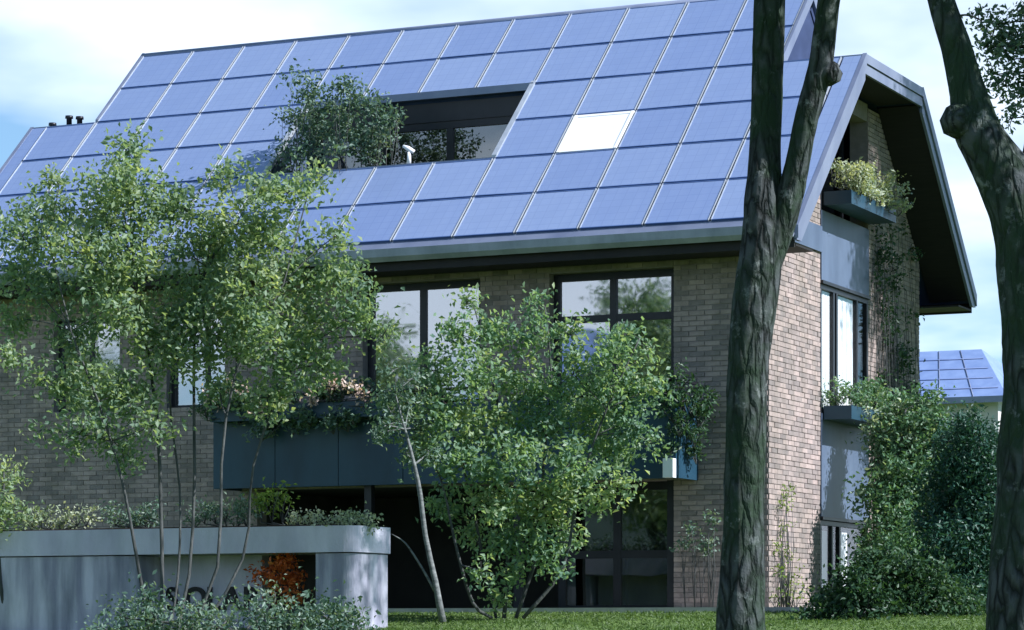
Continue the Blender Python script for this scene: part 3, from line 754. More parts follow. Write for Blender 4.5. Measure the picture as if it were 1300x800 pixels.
def make_text(txt, x, y, z, h, parent):
    cu = bpy.data.curves.new('letters', 'FONT'); cu.body = txt; cu.size = h; cu.extrude = 0.02; cu.space_character = 1.08; cu.offset = 0.009
    o = bpy.data.objects.new('letters_tmp', cu); COL.objects.link(o)
    bpy.context.view_layer.update()
    dg = bpy.context.evaluated_depsgraph_get()
    me = bpy.data.meshes.new_from_object(o.evaluated_get(dg)); bpy.data.objects.remove(o)
    R = Matrix.Translation(Vector((x, y, z)) - Vector(root_loc(parent))) @ Matrix.Rotation(math.radians(90), 4, 'X')
    me.transform(R)
    return link_mesh('letter', me, M['letter'], parent)
xx = -6.02
for ch in "SOLAR":
    o = make_text(ch, xx, PY + 0.6, 0.02, 0.42, planter)
    xx += {'S': 0.29, 'O': 0.34, 'L': 0.25, 'A': 0.31, 'R': 0.3}[ch]

# ------------------------------------------------------------------ plants
def foliage_thing(name, base, label, cat, clumps, D, leaf, size, density=1.0, stems=(), group=None, bark='bark_thin', dspread=0.55,
                  sub=0.11, per=26, up=0.5, part='crown', aspect=0.5, squash=0.8, sep_bark=True, branch_r=0.018, dr=1.0):
    """clumps: (px, py, r_px[, depth offset]) read off the photograph, set round the plant's own depth D"""
    t = thing(name, base, label, cat, group)
    mb = MB(); spts = []
    for st in stems:
        pts = spline([(*atD(px, py, D + dd), w * D / FPX / 2) for px, py, w, dd in st], 14)
        mb.tube(pts[:, :3], pts[:, 3], 9, wob=0.12); spts += [p for p in pts]
    P, V = [], []
    for c in clumps:
        px, py, r = c[:3]; dd = c[3] if len(c) > 3 else random.uniform(-dspread, dspread)
        cen = atD(px, py, D + dd); R = r * D / FPX
        p, v, cs = clump_points(cen, np.array([R, R * dr, R * 0.92]), density, sub, squash, per)
        P.append(p); V.append(v)
        if spts:
            lower = [q for q in spts if q[2] < cen[2] + 0.1] or spts
            q = min(lower, key=lambda q: np.linalg.norm(q[:3] - cen))
            branch_to(mb, q[:3], cen, min(q[3] * 0.7, branch_r), 0.006)
            for s_ in cs[:: max(1, len(cs) // 4)]: branch_to(mb, cen, s_, 0.007, 0.003, n=3)
    if mb.v: mb.build('trunk' if cat == 'tree' else 'stem', M[bark], t)
    P = np.vstack(P); V = np.concatenate(V)
    leaves_mesh(part, P, size, LEAF[leaf], t, up, V, aspect)
    return t

# tree A: slender multi-stemmed tree in front of the planter
DA = 34.8
baseA = atD(205, 815, DA); baseA[2] = ground(baseA[1])
cA = [(165, 195, 30), (150, 225, 38), (75, 235, 22), (120, 265, 45), (55, 275, 38), (190, 260, 42), (30, 305, 34), (90, 320, 42), (165, 320, 55), (235, 265, 32), (290, 225, 26),
      (250, 330, 55), (330, 240, 26), (300, 285, 44), (365, 245, 34), (405, 228, 20), (345, 310, 48), (395, 345, 40), (440, 345, 26), (310, 370, 52), (380, 400, 48), (440, 410, 36), (485, 428, 22), (215, 395, 52),
      (140, 390, 46), (70, 375, 38), (15, 405, 30), (95, 435, 30), (300, 440, 46), (370, 455, 42), (225, 455, 40), (60, 480, 28), (115, 490, 42), (165, 500, 40), (105, 545, 36), (155, 570, 30), (195, 540, 28), (55, 545, 16),
      (280, 495, 28), (340, 505, 34), (30, 350, 34), (200, 440, 38), (260, 400, 42), (425, 300, 26), (450, 380, 28), (330, 420, 42), (405, 465, 32), (20, 450, 24), (270, 300, 34), (130, 330, 40)]
cA = [(a, b, r * 0.95) for a, b, r in cA]
stA = [[(205, 840, 5.8, 0), (206, 740, 5.0, 0), (204, 640, 4.7, 0.1), (200, 540, 4.3, 0.1), (185, 430, 3.6, 0.2), (168, 320, 2.5, 0.1), (163, 210, 1.5, 0)],
       [(215, 840, 5.0, 0.1), (240, 730, 4.3, 0.3), (247, 600, 4.0, 0.3), (246, 470, 3.6, 0.3), (255, 360, 2.9, 0.2), (300, 260, 1.5, 0.3)],
       [(196, 835, 5.0, -0.1), (172, 700, 4.3, -0.3), (155, 610, 3.6, -0.3), (125, 510, 2.9, -0.4), (90, 420, 2.2, -0.4), (60, 300, 1.5, -0.4)],
       [(225, 840, 4.3, -0.1), (276, 720, 4.0, -0.3), (281, 590, 3.6, -0.3), (300, 470, 3.2, -0.3), (360, 360, 2.5, -0.3), (390, 250, 1.5, -0.3)],
       [(232, 835, 4.3, 0.2), (308, 710, 3.6, 0.4), (322, 590, 3.2, 0.4), (370, 470, 2.9, 0.5), (440, 400, 1.5, 0.5)],
       [(210, 838, 3.6, 0.3), (226, 730, 3.2, 0.5), (228, 620, 2.9, 0.6), (215, 500, 2.5, 0.6), (230, 400, 1.5, 0.5)]]
foliage_thing('slender_tree', baseA, 'loose multi-stemmed tree with thin stems in front of the concrete planter', 'tree', cA, DA, 'maple', 0.085, 0.95, stA, per=22, sub=0.10, aspect=0.55)

# tree B
DB = 39.3
baseB = atD(640, 778, DB); baseB[2] = ground(baseB[1])
cB = [(602, 385, 18), (590, 425, 30), (640, 425, 34), (692, 388, 18), (690, 425, 30), (735, 425, 24), (812, 425, 22), (790, 445, 26), (840, 450, 18), (555, 470, 34), (610, 475, 42), (675, 480, 42), (740, 475, 40), (800, 490, 38), (848, 495, 22),
      (505, 505, 24), (560, 520, 40), (625, 535, 46), (695, 535, 46), (760, 535, 44), (820, 535, 34), (500, 548, 18), (545, 570, 30), (600, 590, 42), (665, 590, 46), (735, 590, 44), (790, 580, 34), (845, 560, 18), (580, 640, 28),
      (640, 640, 40), (700, 645, 42), (755, 630, 34), (805, 620, 22), (690, 690, 32), (650, 690, 32), (735, 680, 24), (610, 680, 22), (620, 725, 18), (660, 735, 20), (715, 730, 16), (645, 760, 16)]
cB = [(a - 10 - 0.06 * max(0, a - 700), b, r * 0.88) for a, b, r in cB]
stB = [[(640, 785, 5.6, 0), (645, 700, 5.0, 0), (640, 600, 4.3, 0.1), (630, 500, 3.1, 0.1), (602, 390, 1.5, 0)],
       [(655, 785, 5.0, 0.1), (685, 690, 4.3, 0.2), (690, 590, 3.7, 0.3), (700, 480, 2.5, 0.3), (692, 390, 1.5, 0.3)],
       [(664, 785, 5.0, -0.1), (715, 720, 4.3, -0.2), (735, 620, 3.1, -0.3), (770, 520, 2.5, -0.3), (812, 430, 1.5, -0.3)],
       [(630, 785, 4.3, 0.2), (612, 700, 3.7, 0.3), (590, 600, 3.1, 0.4), (560, 500, 1.9, 0.4), (555, 460, 1.5, 0.4)],
       [(625, 785, 4.3, -0.2), (600, 765, 4.3, -0.3), (578, 690, 3.7, -0.4), (560, 610, 2.5, -0.4), (520, 520, 1.5, -0.4)]]
foliage_thing('young_tree', baseB, 'bushy light green tree standing in front of the balcony', 'tree', cB, DB, 'birch', 0.09, 0.95, stB, per=22, sub=0.095, aspect=0.55)
# thin pale-barked leaning tree before the dark porch
DW = 38.4
baseW = atD(556, 785, DW); baseW[2] = ground(baseW[1])
foliage_thing('birch_sapling', baseW, 'thin pale-barked leaning sapling before the dark porch', 'tree',
   [(505, 500, 22), (490, 540, 14), (525, 480, 18), (530, 545, 20), (515, 575, 16), (480, 550, 14), (500, 470, 14), (520, 515, 22), (545, 575, 16), (497, 525, 20)], DW, 'sage', 0.075, 1.0,
   [[(562, 790, 10, 0), (553, 740, 8, 0), (540, 680, 6.5, 0.02), (534, 630, 6, 0), (526, 590, 5, 0), (514, 545, 3.5, 0), (502, 500, 1.5, 0)],
    [(552, 750, 4, 0), (535, 720, 3, 0.05), (515, 690, 2.2, 0.1), (497, 678, 1, 0.1)]], bark='bark_pale', sub=0.08, per=16)

# ------------------------------------------------------------------ the two big trees
def trunk_tube(mb, rows, D, n=36, k=110):
    from mathutils import noise as mn
    pts = spline([(*atD(px, py, D + dd), w * D / FPX / 2) for px, py, w, dd in rows], k)
    i0 = len(mb.v)
    mb.tube(pts[:, :3], pts[:, 3], n)
    for i, p in enumerate(pts):
        c = p[:3]
        for j in range(n):
            q = np.array(mb.v[i0 + i * n + j]); u = (q - c)
            r_ = np.linalg.norm(u); a_ = u / max(r_, 1e-6)
            f1 = mn.noise(Vector((c + a_ * 0.2) * np.array([3.2, 3.2, 1.5])))           # lumps
            f2 = mn.noise(Vector((a_[0] * 5.0, a_[1] * 5.0, q[2] * 2.2)))               # ridges
            f3 = mn.noise(Vector((a_[0] * 12.0, a_[1] * 12.0, q[2] * 7.0)))
            mb.v[i0 + i * n + j] = tuple(c + u * (1 + 0.10 * f1 + 0.07 * f2 + 0.045 * f3))
    return pts

def knob(mb, px, py, r, D):
    c = atD(px, py, D); R = r * D / FPX
    mb.tube([c + UV * R * a for a in (-1, -0.7, 0, 0.6, 0.95)], [R * 0.25, R * 0.8, R * 1.05, R * 0.75, R * 0.2], 12, wob=0.25)

def big_tree(name, label, D, base_px, trunks, limbs, crown_clumps, leaf, knobs=(), low=(), extra_clumps=()):
    b = atD(*base_px, D); b[2] = ground(b[1])
    t = thing(name, b, label, 'tree')
    mb = MB()
    lb = MB(); ends = []
    for rows in trunks: ends.append(trunk_tube(mb, rows, D)[60:])
    for kx, ky, kr, kd in knobs: knob(mb, kx, ky, kr, D + kd)
    mb.build('trunk', M['bark_big'], t)
    for rows in limbs:
        ends.append(trunk_tube(lb, rows, D, 24, 90))
    P, V = [], []
    allp = np.vstack(ends)
    E_, EV = [], []
    for i_, (px, py, r, dd) in enumerate(list(crown_clumps) + list(extra_clumps)):
        cen = atD(px, py, D + dd); R = r * D / FPX
        if i_ < len(crown_clumps):
            p, v, cs = clump_points(cen, np.array([R, R, R * 0.8]), 0.2 if dd < 3 else 0.09, 0.2, 0.8, 26); P.append(p); V.append(v)
        else:
            p, v, cs = clump_points(cen, np.array([R, R, R]), 3.2, 0.05, 0.8, 16); E_.append(p); EV.append(v)
        q = allp[np.argmin(np.linalg.norm(allp[:, :3] - cen, axis=1))]
        branch_to(lb, q[:3], cen, min(0.05, q[3] * 0.6) if i_ < len(crown_clumps) else 0.012, 0.012 if i_ < len(crown_clumps) else 0.005)
        for s_ in cs[:: max(1, len(cs) // 4)]: branch_to(lb, cen, s_, 0.012 if i_ < len(crown_clumps) else 0.005, 0.003, n=3)
    lb.build('limb', M['bark_big'], t)
    if E_: leaves_mesh('foliage', np.vstack(E_), 0.055, LEAF['sage'], t, 0.3, np.concatenate(EV))
    leaves_mesh('crown', np.vstack(P), 0.13, LEAF[leaf], t, 0.5, np.concatenate(V))
    return t

D1 = 26.0
yb = 800 - (ground(atD(940, 800, D1)[1]) + 0.26) * FPX / D1
crown1 = [(x, y, 195, dd) for x, y, dd in ((960, -420, 0), (1100, -430, 1), (820, -430, -1), (1180, -560, -1), (1010, -600, 1.5), (860, -600, 0.5), (1080, -700, -0.5), (930, -740, 0), (740, -540, 1), (990, -480, -2.2), (1040, -520, 2.4), (1400, -230, 7.0), (1470, -290, 7.2), (1390, -350, 7), (1340, -290, 7.2), (1440, -250, 6.4))]
big_tree('forked_tree', 'mossy forked trunk rising before the brick corner of the house', D1, (938, yb),
  [[(936, yb + 15, 81, 0), (939, yb - 20, 67, 0), (940, 790, 62, 0), (944, 690, 55, 0), (946, 600, 51, 0), (948, 520, 51, 0), (951, 450, 53, 0), (960, 380, 56, 0), (966, 320, 55, 0), (969, 265, 48, 0), (971, 180, 39, 0.05), (974, 90, 40, 0.1), (977, 0, 40, 0.1), (982, -120, 35, 0.2), (960, -300, 26, 0.3), (930, -520, 14, 0.5), (900, -720, 5, 0.4)]],
  [[(972, 345, 35, 0), (984, 305, 39, 0), (1002, 250, 35, -0.05), (1014, 200, 31, -0.1), (1026, 140, 31, -0.15), (1042, 80, 31, -0.2), (1052, 0, 28, -0.25), (1072, -120, 25, -0.4), (1100, -300, 19, -0.6), (1140, -520, 9, -0.8)],
   [(1060, -60, 18, -0.3), (1085, -180, 18, 0.6), (1160, -290, 16, 2.5), (1270, -330, 12, 5.0), (1370, -310, 8, 7.2), (1450, -330, 4, 8.2)]],
  crown1, 'dark', knobs=((1052, 92, 17, -0.2),))

D2 = 22.0
yb2 = 800 - (ground(atD(1295, 800, D2)[1]) + 0.26) * FPX / D2
crown2 = [(x, y, 210, dd) for x, y, dd in ((1180, -430, 0), (1340, -420, 1), (1470, -430, -1), (1250, -600, -1), (1400, -620, 1.5), (1560, -520, 0.5), (1480, -720, -0.5), (1300, -780, 0), (1640, -640, 1), (1340, -500, -2.2), (1430, -480, 2.4), (1560, -250, 0), (1650, -380, -1.5))]
extra2 = [(1243, 25, 10, 0.6), (1250, 60, 12, 0.6), (1275, 110, 20, 0.6), (1265, 65, 18, 0.6), (1290, 45, 22, 0.6), (1265, 30, 22, 0.6), (1285, 75, 26, 0.5), (1255, 95, 14, 0.6), (1300, 120, 24, 0.5), (1285, 150, 14, 0.5), (1320, 30, 30, 0.5), (1330, 90, 30, 0.5), (1300, 10, 18, 0.6)]
big_tree('leaning_tree', 'broad dark trunk with a burr on its leaning limb beside the shrubs', D2, (1300, yb2),
  [[(1300, yb2 + 15, 130, 0), (1300, yb2 - 30, 108, 0), (1302, 790, 104, 0), (1310, 650, 92, 0), (1314, 520, 86, 0), (1316, 400, 88, 0), (1312, 320, 92, 0), (1302, 272, 90, 0), (1280, 228, 76, 0), (1256, 192, 62, 0), (1238, 160, 55, 0), (1226, 110, 44, 0), (1214, 60, 38, 0), (1195, 0, 33, 0), (1165, -120, 28, 0.1), (1150, -300, 22, 0.3), (1180, -520, 12, 0.4), (1200, -700, 5, 0.4)]],
  [[(1316, 340, 66, 0), (1318, 275, 68, 0), (1322, 215, 58, 0.1), (1340, 130, 50, 0.2), (1365, 0, 44, 0.3), (1400, -200, 34, 0.4), (1440, -420, 22, 0.2), (1480, -640, 8, 0)]],
  crown2, 'dark', knobs=((1218, 152, 24, -0.05),), extra_clumps=extra2)

def round_tree(name, label, x, y, z0, z1, rad, nclump, dens, leaf, group=None):
    g0 = ground(y)
    t = thing(name, (x, y, g0), label, 'tree', group)
    mb = MB(); zm = (z0 + z1) / 2
    pts = spline([(x, y, g0 - 0.1, 0.32), (x + 0.1, y, g0 + 2.5, 0.25), (x - 0.1, y - 0.1, z0 + 1, 0.2), (x, y + 0.1, zm + 1, 0.1), (x, y, z1 - 0.5, 0.03)], 30)
    mb.tube(pts[:, :3], pts[:, 3], 14, wob=0.08)
    P, V = [], []
    for k in range(nclump):
        a_ = 2.4 * k + random.uniform(-0.5, 0.5); h_ = z0 + (z1 - z0) * (k + random.random()) / nclump; rr = rad * math.sqrt(max(0.05, 1 - ((h_ - zm) / (z1 - zm + 0.3)) ** 2)) * random.uniform(0.25, 1)
        cr = random.uniform(0.8, 1.35)
        cen = np.array([x + rr * math.cos(a_), y + rr * math.sin(a_), h_])
        p, v, cs = clump_points(cen, np.array([cr, cr, cr * 0.75]), dens, 0.24, 0.8, 24); P.append(p); V.append(v)
        branch_to(mb, pts[np.argmin(abs(pts[:, 2] - h_ + 0.8)), :3], cen, 0.05, 0.012)
    mb.build('trunk', M['bark_big'], t)
    leaves_mesh('crown', np.vstack(P), 0.17, LEAF[leaf], t, 0.5, np.concatenate(V))
round_tree('shade_tree', 'tall unseen tree added beyond the gable end to shade its rear half', 7.8, 8.4, 5.0, 19.5, 3.1, 90, 0.3, 'maple')  # stands out of view; crown placed and shaped to shade the rear gable

# ------------------------------------------------------------------ shrubs beside the gable
def shrub(name, label, D, base_px, clumps, leaf, size, density=0.9, **kw):
    b = atD(base_px, 800, D); b[2] = ground(b[1])
    st = kw.pop('stems', None)
    if st is None:
        zpx = HY - (b[2] + 0.26) * FPX / D
        st = [[(base_px, zpx + 4, 8, 0), (base_px + random.uniform(-8, 8), (zpx + clumps[0][1]) / 2, 6, 0.1), (clumps[0][0], clumps[0][1], 2, 0)],
              [(base_px + 5, zpx + 4, 7, 0), (clumps[-1][0], (zpx + clumps[-1][1]) / 2, 5, -0.1), (clumps[-1][0], clumps[-1][1], 2, 0)]]
    return foliage_thing(name, b, label, 'shrub', clumps, D, leaf, size, density, st, part='foliage', **kw)
shrub('variegated_shrub', 'tall shrub speckled with pale leaves against the gable wall', 44.2, 1140,
  [(1150, 520, 24), (1125, 545, 26), (1170, 550, 30), (1135, 585, 34), (1180, 595, 34), (1125, 630, 34), (1165, 640, 36), (1200, 640, 30), (1130, 675, 34), (1180, 690, 36), (1110, 700, 24), (1190, 545, 20), (1180, 510, 14), (1150, 735, 36), (1110, 745, 30), (1205, 590, 26), (1215, 560, 22), (1210, 680, 30), (1150, 600, 30)], 'varieg', 0.095, 1.4)
shrub('conifer_shrub', 'dark blue green evergreen shrub beside the broad trunk', 39.5, 1230,
  [(1235, 548, 24), (1255, 570, 28), (1225, 590, 30), (1250, 620, 36), (1215, 640, 30), (1245, 675, 38), (1210, 690, 32), (1240, 730, 40), (1215, 760, 38), (1262, 650, 30), (1265, 720, 30), (1205, 560, 16), (1195, 620, 24), (1190, 665, 26), (1185, 720, 28)], 'conifer', 0.085, 2.4, aspect=0.4)
shrub('glossy_bush', 'low dark glossy bush at the foot of the brick gable', 37.5, 1110,
  [(1110, 712, 26), (1085, 740, 30), (1130, 730, 32), (1165, 735, 34), (1060, 768, 28), (1100, 775, 36), (1145, 775, 40), (1190, 775, 40), (1035, 785, 20), (1225, 790, 36), (1080, 800, 40), (1130, 805, 40), (1180, 810, 40)], 'dark', 0.09, 1.3)
shrub('sage_bush', 'bluish green bush in front of the black letters', 33.4, 300,
  [(160, 785, 26), (195, 782, 24), (245, 782, 18), (140, 800, 26), (225, 790, 26), (290, 783, 20), (322, 780, 18), (268, 788, 18), (350, 785, 22), (385, 790, 26), (425, 792, 26), (455, 800, 20), (190, 755, 15), (350, 760, 12), (440, 782, 16), (270, 805, 28), (330, 805, 28), (400, 810, 30)], 'sage', 0.07, 1.1, per=22)
shrub('dark_bush', 'dark green bush at the planter pier', 33.9, 420,
  [(405, 778, 18), (425, 785, 18), (440, 800, 18)], 'dark', 0.07, 1.2)
shrub('red_shrub', 'orange red shrub in the niche of the planter', 37.0, 362,
  [(345, 725, 20), (368, 722, 22), (360, 745, 18), (375, 755, 14)], 'red', 0.07, 1.2, sub=0.07, dspread=0.1)
shrub('edge_shrub', 'leafy green shrub growing past the end of the planter soil', 38.6, 8,
  [(5, 600, 20), (-5, 640, 26), (18, 650, 18), (0, 670, 18)], 'maple', 0.08, 1.0, dspread=0.2)

def soil_plant(name, label, pts, leaf, size, group=None, up=0.6, cat='plant', density=1.0, sub=0.06, base=None, per=20, aspect=0.5):
    """pts: world centre + radius rows"""
    c0 = np.array(base if base is not None else pts[0][:3], float)
    t = thing(name, c0, label, cat, group)
    P, V = [], []; mb = MB()
    for x, y, z, r in pts:
        p, v, cs = clump_points(np.array([x, y, z]), np.array([r, r, r * 0.8]), density, sub, 0.8, per)
        P.append(p); V.append(v)
        for s_ in cs[:4]: branch_to(mb, (x, y, c0[2] + 0.05 if c0[2] < z - r else z - r), s_, 0.008, 0.003, n=3)
        branch_to(mb, c0, (x, y, c0[2] + 0.05 if c0[2] < z - r else z - r), 0.01, 0.008, 0.0, n=3)
    mb.build('stem', M['bark_thin'], t)
    leaves_mesh('foliage', np.vstack(P), size, LEAF[leaf], t, up, np.concatenate(V), aspect)
    return t
def along(px0, py0, px1, py1, n, Y, r, jit=4):
    out = []
    for k in range(n):
        f_ = (k + 0.5) / n; p = onY(px0 + (px1 - px0) * f_, py0 + (py1 - py0) * f_ + random.uniform(-jit, jit), Y + random.uniform(-0.1, 0.1)); out.append((*p, r * random.uniform(0.75, 1.2)))
    return out
# planted along the trough
YT = PY + 0.45
soil_plant('trough_plant', 'pale silvery ground plant at the far end of the trough', along(35, 662, 115, 655, 7, YT, 0.18), 'pale', 0.06, 'plants in the concrete trough', base=(-7.6, YT, 1.1))
soil_plant('trough_plant', 'grey green tuft in the trough behind the slender stems', along(140, 656, 200, 652, 5, YT, 0.19), 'sage', 0.06, 'plants in the concrete trough', base=(-6.2, YT, 1.1))
soil_plant('trough_plant', 'feathery grey green plant between the stems on the trough', along(240, 655, 320, 650, 6, YT, 0.2), 'sage', 0.06, 'plants in the concrete trough', base=(-5.0, YT, 1.1))
soil_plant('trough_plant', 'lime green upright plant on the trough', along(325, 640, 365, 632, 3, YT, 0.18), 'lime', 0.075, 'plants in the concrete trough', base=(-4.1, YT, 1.1))
soil_plant('trough_plant', 'cream coloured trailing plant at the rounded end of the trough', along(375, 662, 470, 660, 8, YT - 0.1, 0.17), 'pale', 0.06, 'plants in the concrete trough', base=(-3.2, YT, 1.1))
# gable flower boxes
def boxrow(y0, y1, z, n, r, x=0.3):
    return [(x + random.uniform(-0.12, 0.22), y0 + (y1 - y0) * (k + 0.5) / n, z + random.uniform(-0.12, 0.12), r * random.uniform(0.8, 1.2)) for k in range(n)]
soil_plant('box_plant', 'pale green flowering plant filling the upper gable box', boxrow(2.45, 4.75, 6.84, 9, 0.22) + [(0.58, 4.6, 6.62, 0.18), (0.5, 4.95, 6.85, 0.15), (0.55, 4.2, 6.6, 0.12), (0.2, 2.5, 7.02, 0.16), (0.56, 3.2, 6.62, 0.14), (0.56, 3.7, 6.66, 0.16), (0.56, 2.7, 6.66, 0.12), (0.5, 4.6, 7.0, 0.16)], 'pale', 0.075, 'plants in the gable flower boxes', base=(0.28, 3.6, 6.6))
soil_plant('box_plant', 'trailing green plant in the lower gable box above the blue panel', boxrow(2.45, 4.75, 3.42, 9, 0.22) + [(0.55, 4.5, 3.15, 0.25), (0.55, 3.9, 3.25, 0.2), (0.5, 4.8, 2.95, 0.22)], 'varieg', 0.075, 'plants in the gable flower boxes', base=(0.28, 3.6, 3.26))
# balcony plants
r = random.Random(3)
soil_plant('balcony_plant', 'dusky pink flowering plants trailing from the balcony planter',
   [(-9.0 + 2.95 * (k + 0.5) / 24, -1.1 + r.uniform(-0.12, 0.1), 3.28 + r.uniform(-0.38, 0.22), r.uniform(0.16, 0.24)) for k in range(24)], 'sage', 0.085, base=(-7.3, -1.0, 3.24), density=1.1)
soil_plant('balcony_flowers', 'dusty pink flower heads above the balcony planter',
   [(-8.9, -1.2, 3.5, 0.16), (-8.6, -1.22, 3.55, 0.15), (-8.75, -1.25, 3.35, 0.13), (-6.5, -1.2, 3.55, 0.16), (-6.25, -1.22, 3.45, 0.17), (-6.1, -1.2, 3.3, 0.13), (-7.5, -1.25, 3.4, 0.13), (-8.2, -1.28, 3.4, 0.12), (-7.0, -1.28, 3.3, 0.12), (-6.7, -1.25, 3.5, 0.12), (-7.9, -1.26, 3.15, 0.1)], 'flower', 0.07, base=(-7.3, -1.0, 3.25), density=0.9)
soil_plant('balcony_plant', 'dark climbing plant hanging over the end of the balcony',
   [(-1.1, -0.8, 3.5, 0.2), (-0.98, -0.8, 3.25, 0.2), (-1.15, -0.9, 3.0, 0.22), (-1.0, -0.75, 2.75, 0.2), (-1.2, -0.9, 2.5, 0.2), (-0.85, -0.7, 2.95, 0.14), (-0.95, -0.55, 2.6, 0.2), (-0.95, -0.4, 2.9, 0.2), (-0.95, -0.5, 2.35, 0.16), (-1.05, -0.95, 2.75, 0.18), (-0.92, -0.3, 3.2, 0.18), (-1.3, -0.95, 3.2, 0.2)], 'dark', 0.08, base=(-1.1, -0.7, 3.2))
# roof terrace shrub and lamp
tsx = []
for px, py, rr in ((380, 105, 18), (400, 130, 26), (440, 120, 26), (475, 140, 24), (400, 165, 30), (440, 160, 32), (478, 170, 26), (500, 150, 14), (380, 190, 24), (425, 192, 22), (465, 195, 18), (360, 205, 16), (370, 150, 16)):
    tsx.append((*onY(px, py, 1.05 + random.uniform(-0.3, 0.3)), rr / 85.0))
soil_plant('terrace_shrub', 'leafy shrub spilling out of the recessed roof terrace', tsx, 'sage', 0.085, base=(-8.2, 1.4, fz(DS0) - 1.0), density=0.95, cat='shrub', sub=0.1, per=24)
lp = onY(520, 205, fy(DS0) + 0.08)
lamp = thing('terrace_lamp', (lp[0], fy(DS0) + 0.06, fz(DS0) + 0.06), 'small white lamp standing on the roof terrace parapet', 'lamp')
q = ROOT[lamp]
mb = MB(); mb.tube([q, q + UV * 0.2], [0.035, 0.03], 10); mb.build('post', M['white'], lamp)
mb = MB(); mb.tube([q + UV * 0.30 - RV * 0.1, q + UV * 0.26 - RV * 0.02, q + UV * 0.2 + RV * 0.08], [0.02, 0.04, 0.035], 10); mb.build('lamp_head', M['white'], lamp)
soil_plant('ivy', 'dull green ivy spreading over the shaded rear half of the gable',
   [(0.05, random.uniform(5.0, 7.05), z_, 0.2) for z_ in np.linspace(0.5, 6.4, 60)], 'dark', 0.08, base=(0.08, 6.2, 0.0), density=0.7, cat='vine', per=14, sub=0.09)
# climber on the brick corner and sprig by the front pier
soil_plant('climbing_vine', 'sparse climbing vine on the sunlit brick gable corner',
   [(0.1, *onX(px, py, 0.1)[1:], rr) for px, py, rr in ((995, 640, 0.08), (998, 665, 0.14), (992, 690, 0.16), (1000, 705, 0.14), (990, 725, 0.16), (1005, 735, 0.16), (985, 755, 0.14), (1010, 755, 0.16), (1002, 625, 0.06))], 'lime', 0.06, base=(0.15, 0.7, 0.0), density=0.5, sub=0.07, cat='vine', per=14)
soil_plant('leafy_sprig', 'pale leafy sprig growing up the shaded brick pier', [(*onY(px, py, -0.35), rr) for px, py, rr in ((882, 672, 0.2), (900, 660, 0.16), (890, 695, 0.2), (870, 690, 0.13), (905, 690, 0.12))], 'sage', 0.07, base=(-1.0, -0.4, 0.0), density=0.6, per=16)

# ------------------------------------------------------------------ house next door
NB = atD(1200, 640, 80.0)
nb_h = thing('neighbour_house', (NB[0] - 4, NB[1] + 4, 0.0), 'pale distant house with hipped blue roof behind the gable', 'house')
o = ROOT[nb_h]
# eave corner and ridge end read off the photograph at that depth
ex, ey = atD(1280, 505, 80.0)[:2]
W_, DP = 14.0, 9.0
zE, zR = 6.3, 8.0
x1, y0 = ex, ey
MB().box(x1 - W_ + 0.4, x1 - 0.4, y0 + 0.4, y0 + DP - 0.4, -0.2, zE - 0.05).build('wall', M['plaster'], nb_h)
v = [(x1 - W_, y0, zE), (x1, y0, zE), (x1, y0 + DP, zE), (x1 - W_, y0 + DP, zE), (x1 - W_ + 3.4, y0 + 3.0, zR), (x1 - 1.6, y0 + 3.0, zR)]
mb = MB(); mb._add(v, [(0, 1, 5, 4), (1, 2, 5), (2, 3, 4, 5), (3, 0, 4), (0, 3, 2, 1)])
nroof = mb.build('roof', M['tile_blue'], nb_h)
mb = MB(); mb.box(x1 - W_ - 0.03, x1 + 0.03, y0 - 0.09, y0 - 0.01, zE - 0.12, zE + 0.06); mb.build('gutter', M['zinc'], nroof)
def npt(u, f_):      # point on the front slope: u across at the eave, f_ up the slope
    a, b = x1 - W_ + 3.4 * f_, x1 - 1.6 * f_
    return np.array([a + (b - a) * u, y0 + 3.0 * f_, zE + (zR - zE) * f_ + 0.012])
for k in range(4):
    mb = MB(); f_ = (k + 1) / 5.0; mb.tube([npt(0.01, f_), npt(0.99, f_)], [0.022, 0.022], 4); mb.build('joint_strip', M['bluetrim'], nroof)
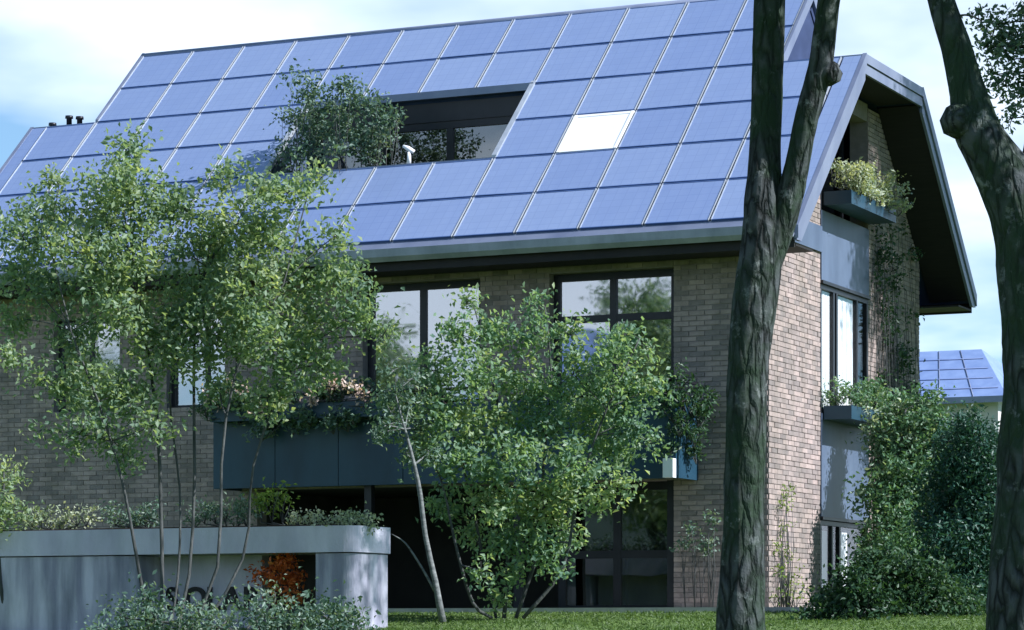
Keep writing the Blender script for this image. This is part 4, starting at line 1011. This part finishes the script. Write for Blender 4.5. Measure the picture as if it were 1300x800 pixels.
for k in range(13):
    mb = MB(); u = (k + 1) / 14.0; mb.tube([npt(u, 0.02), npt(u, 0.98)], [0.018, 0.018], 4); mb.build('joint_strip', M['zinc'], nroof)
for xa in (x1 - 1.9, x1 - 3.6, x1 - 5.6, x1 - 8.0): window(nb_h, 'y', y0 + 0.36, xa - 0.6, xa + 0.4, 4.2, 5.9, (), (), 'glass_dark', fw=0.09)

# ------------------------------------------------------------------ house across the street, mirrored in the balcony windows
HX, HYY = -21.0, -46.0
op = thing('opposite_house', (HX, HYY - 4, ground(HYY)), 'pale gabled house across the street, mirrored in the balcony windows', 'house')
g0 = ground(HYY) - 0.1
MB().box(HX - 6.5, HX + 6.5, HYY - 8, HYY, g0, 6.2).build('wall', M['plaster'], op)
mb = MB(); mb.prism([(HX - 3.2, 6.2), (HX + 3.2, 6.2), (HX, 9.6)], 'y', HYY - 7.9, HYY + 0.1); mb.build('gable', M['plaster'], op)
mb = MB()
mb.prism([(HYY - 8.4, 6.1), (HYY + 0.5, 6.1), (HYY - 4, 10.0)], 'x', HX - 6.9, HX + 6.9)
for sg in (-1, 1): mb.prism([(HX + sg * 3.7, 5.9), (HX + sg * 3.7, 6.15), (HX, 9.95), (HX, 9.7)], 'y', HYY - 4, HYY + 0.6)
mb.build('roof', M['tile_blue'], op)
for x in (-4.6, -1.2, 1.4, 4.6):
    for z in (1.0, 3.8): window(op, 'y', HYY + 0.06, HX + x - 0.6, HX + x + 0.6, z, z + 1.4, (HX + x,), (), 'glass_dark', fw=0.08, dep=0.1)
window(op, 'y', HYY + 0.16, HX - 0.6, HX + 0.6, 6.6, 8.0, (HX,), (), 'glass_dark', fw=0.08, dep=0.1)
round_tree('street_tree', 'dark round tree before the pale house across the street', -17.2, -37.5, 3.2, 9.4, 1.9, 34, 0.12, 'maple')
round_tree('street_tree', 'broad green tree past the pale house across the street', -27.5, -38.0, 3.0, 9.0, 2.6, 40, 0.12, 'maple')
round_tree('street_tree', 'lone green tree far along the street from the pale house', -37.0, -37.0, 3.0, 8.6, 2.6, 40, 0.12, 'maple')
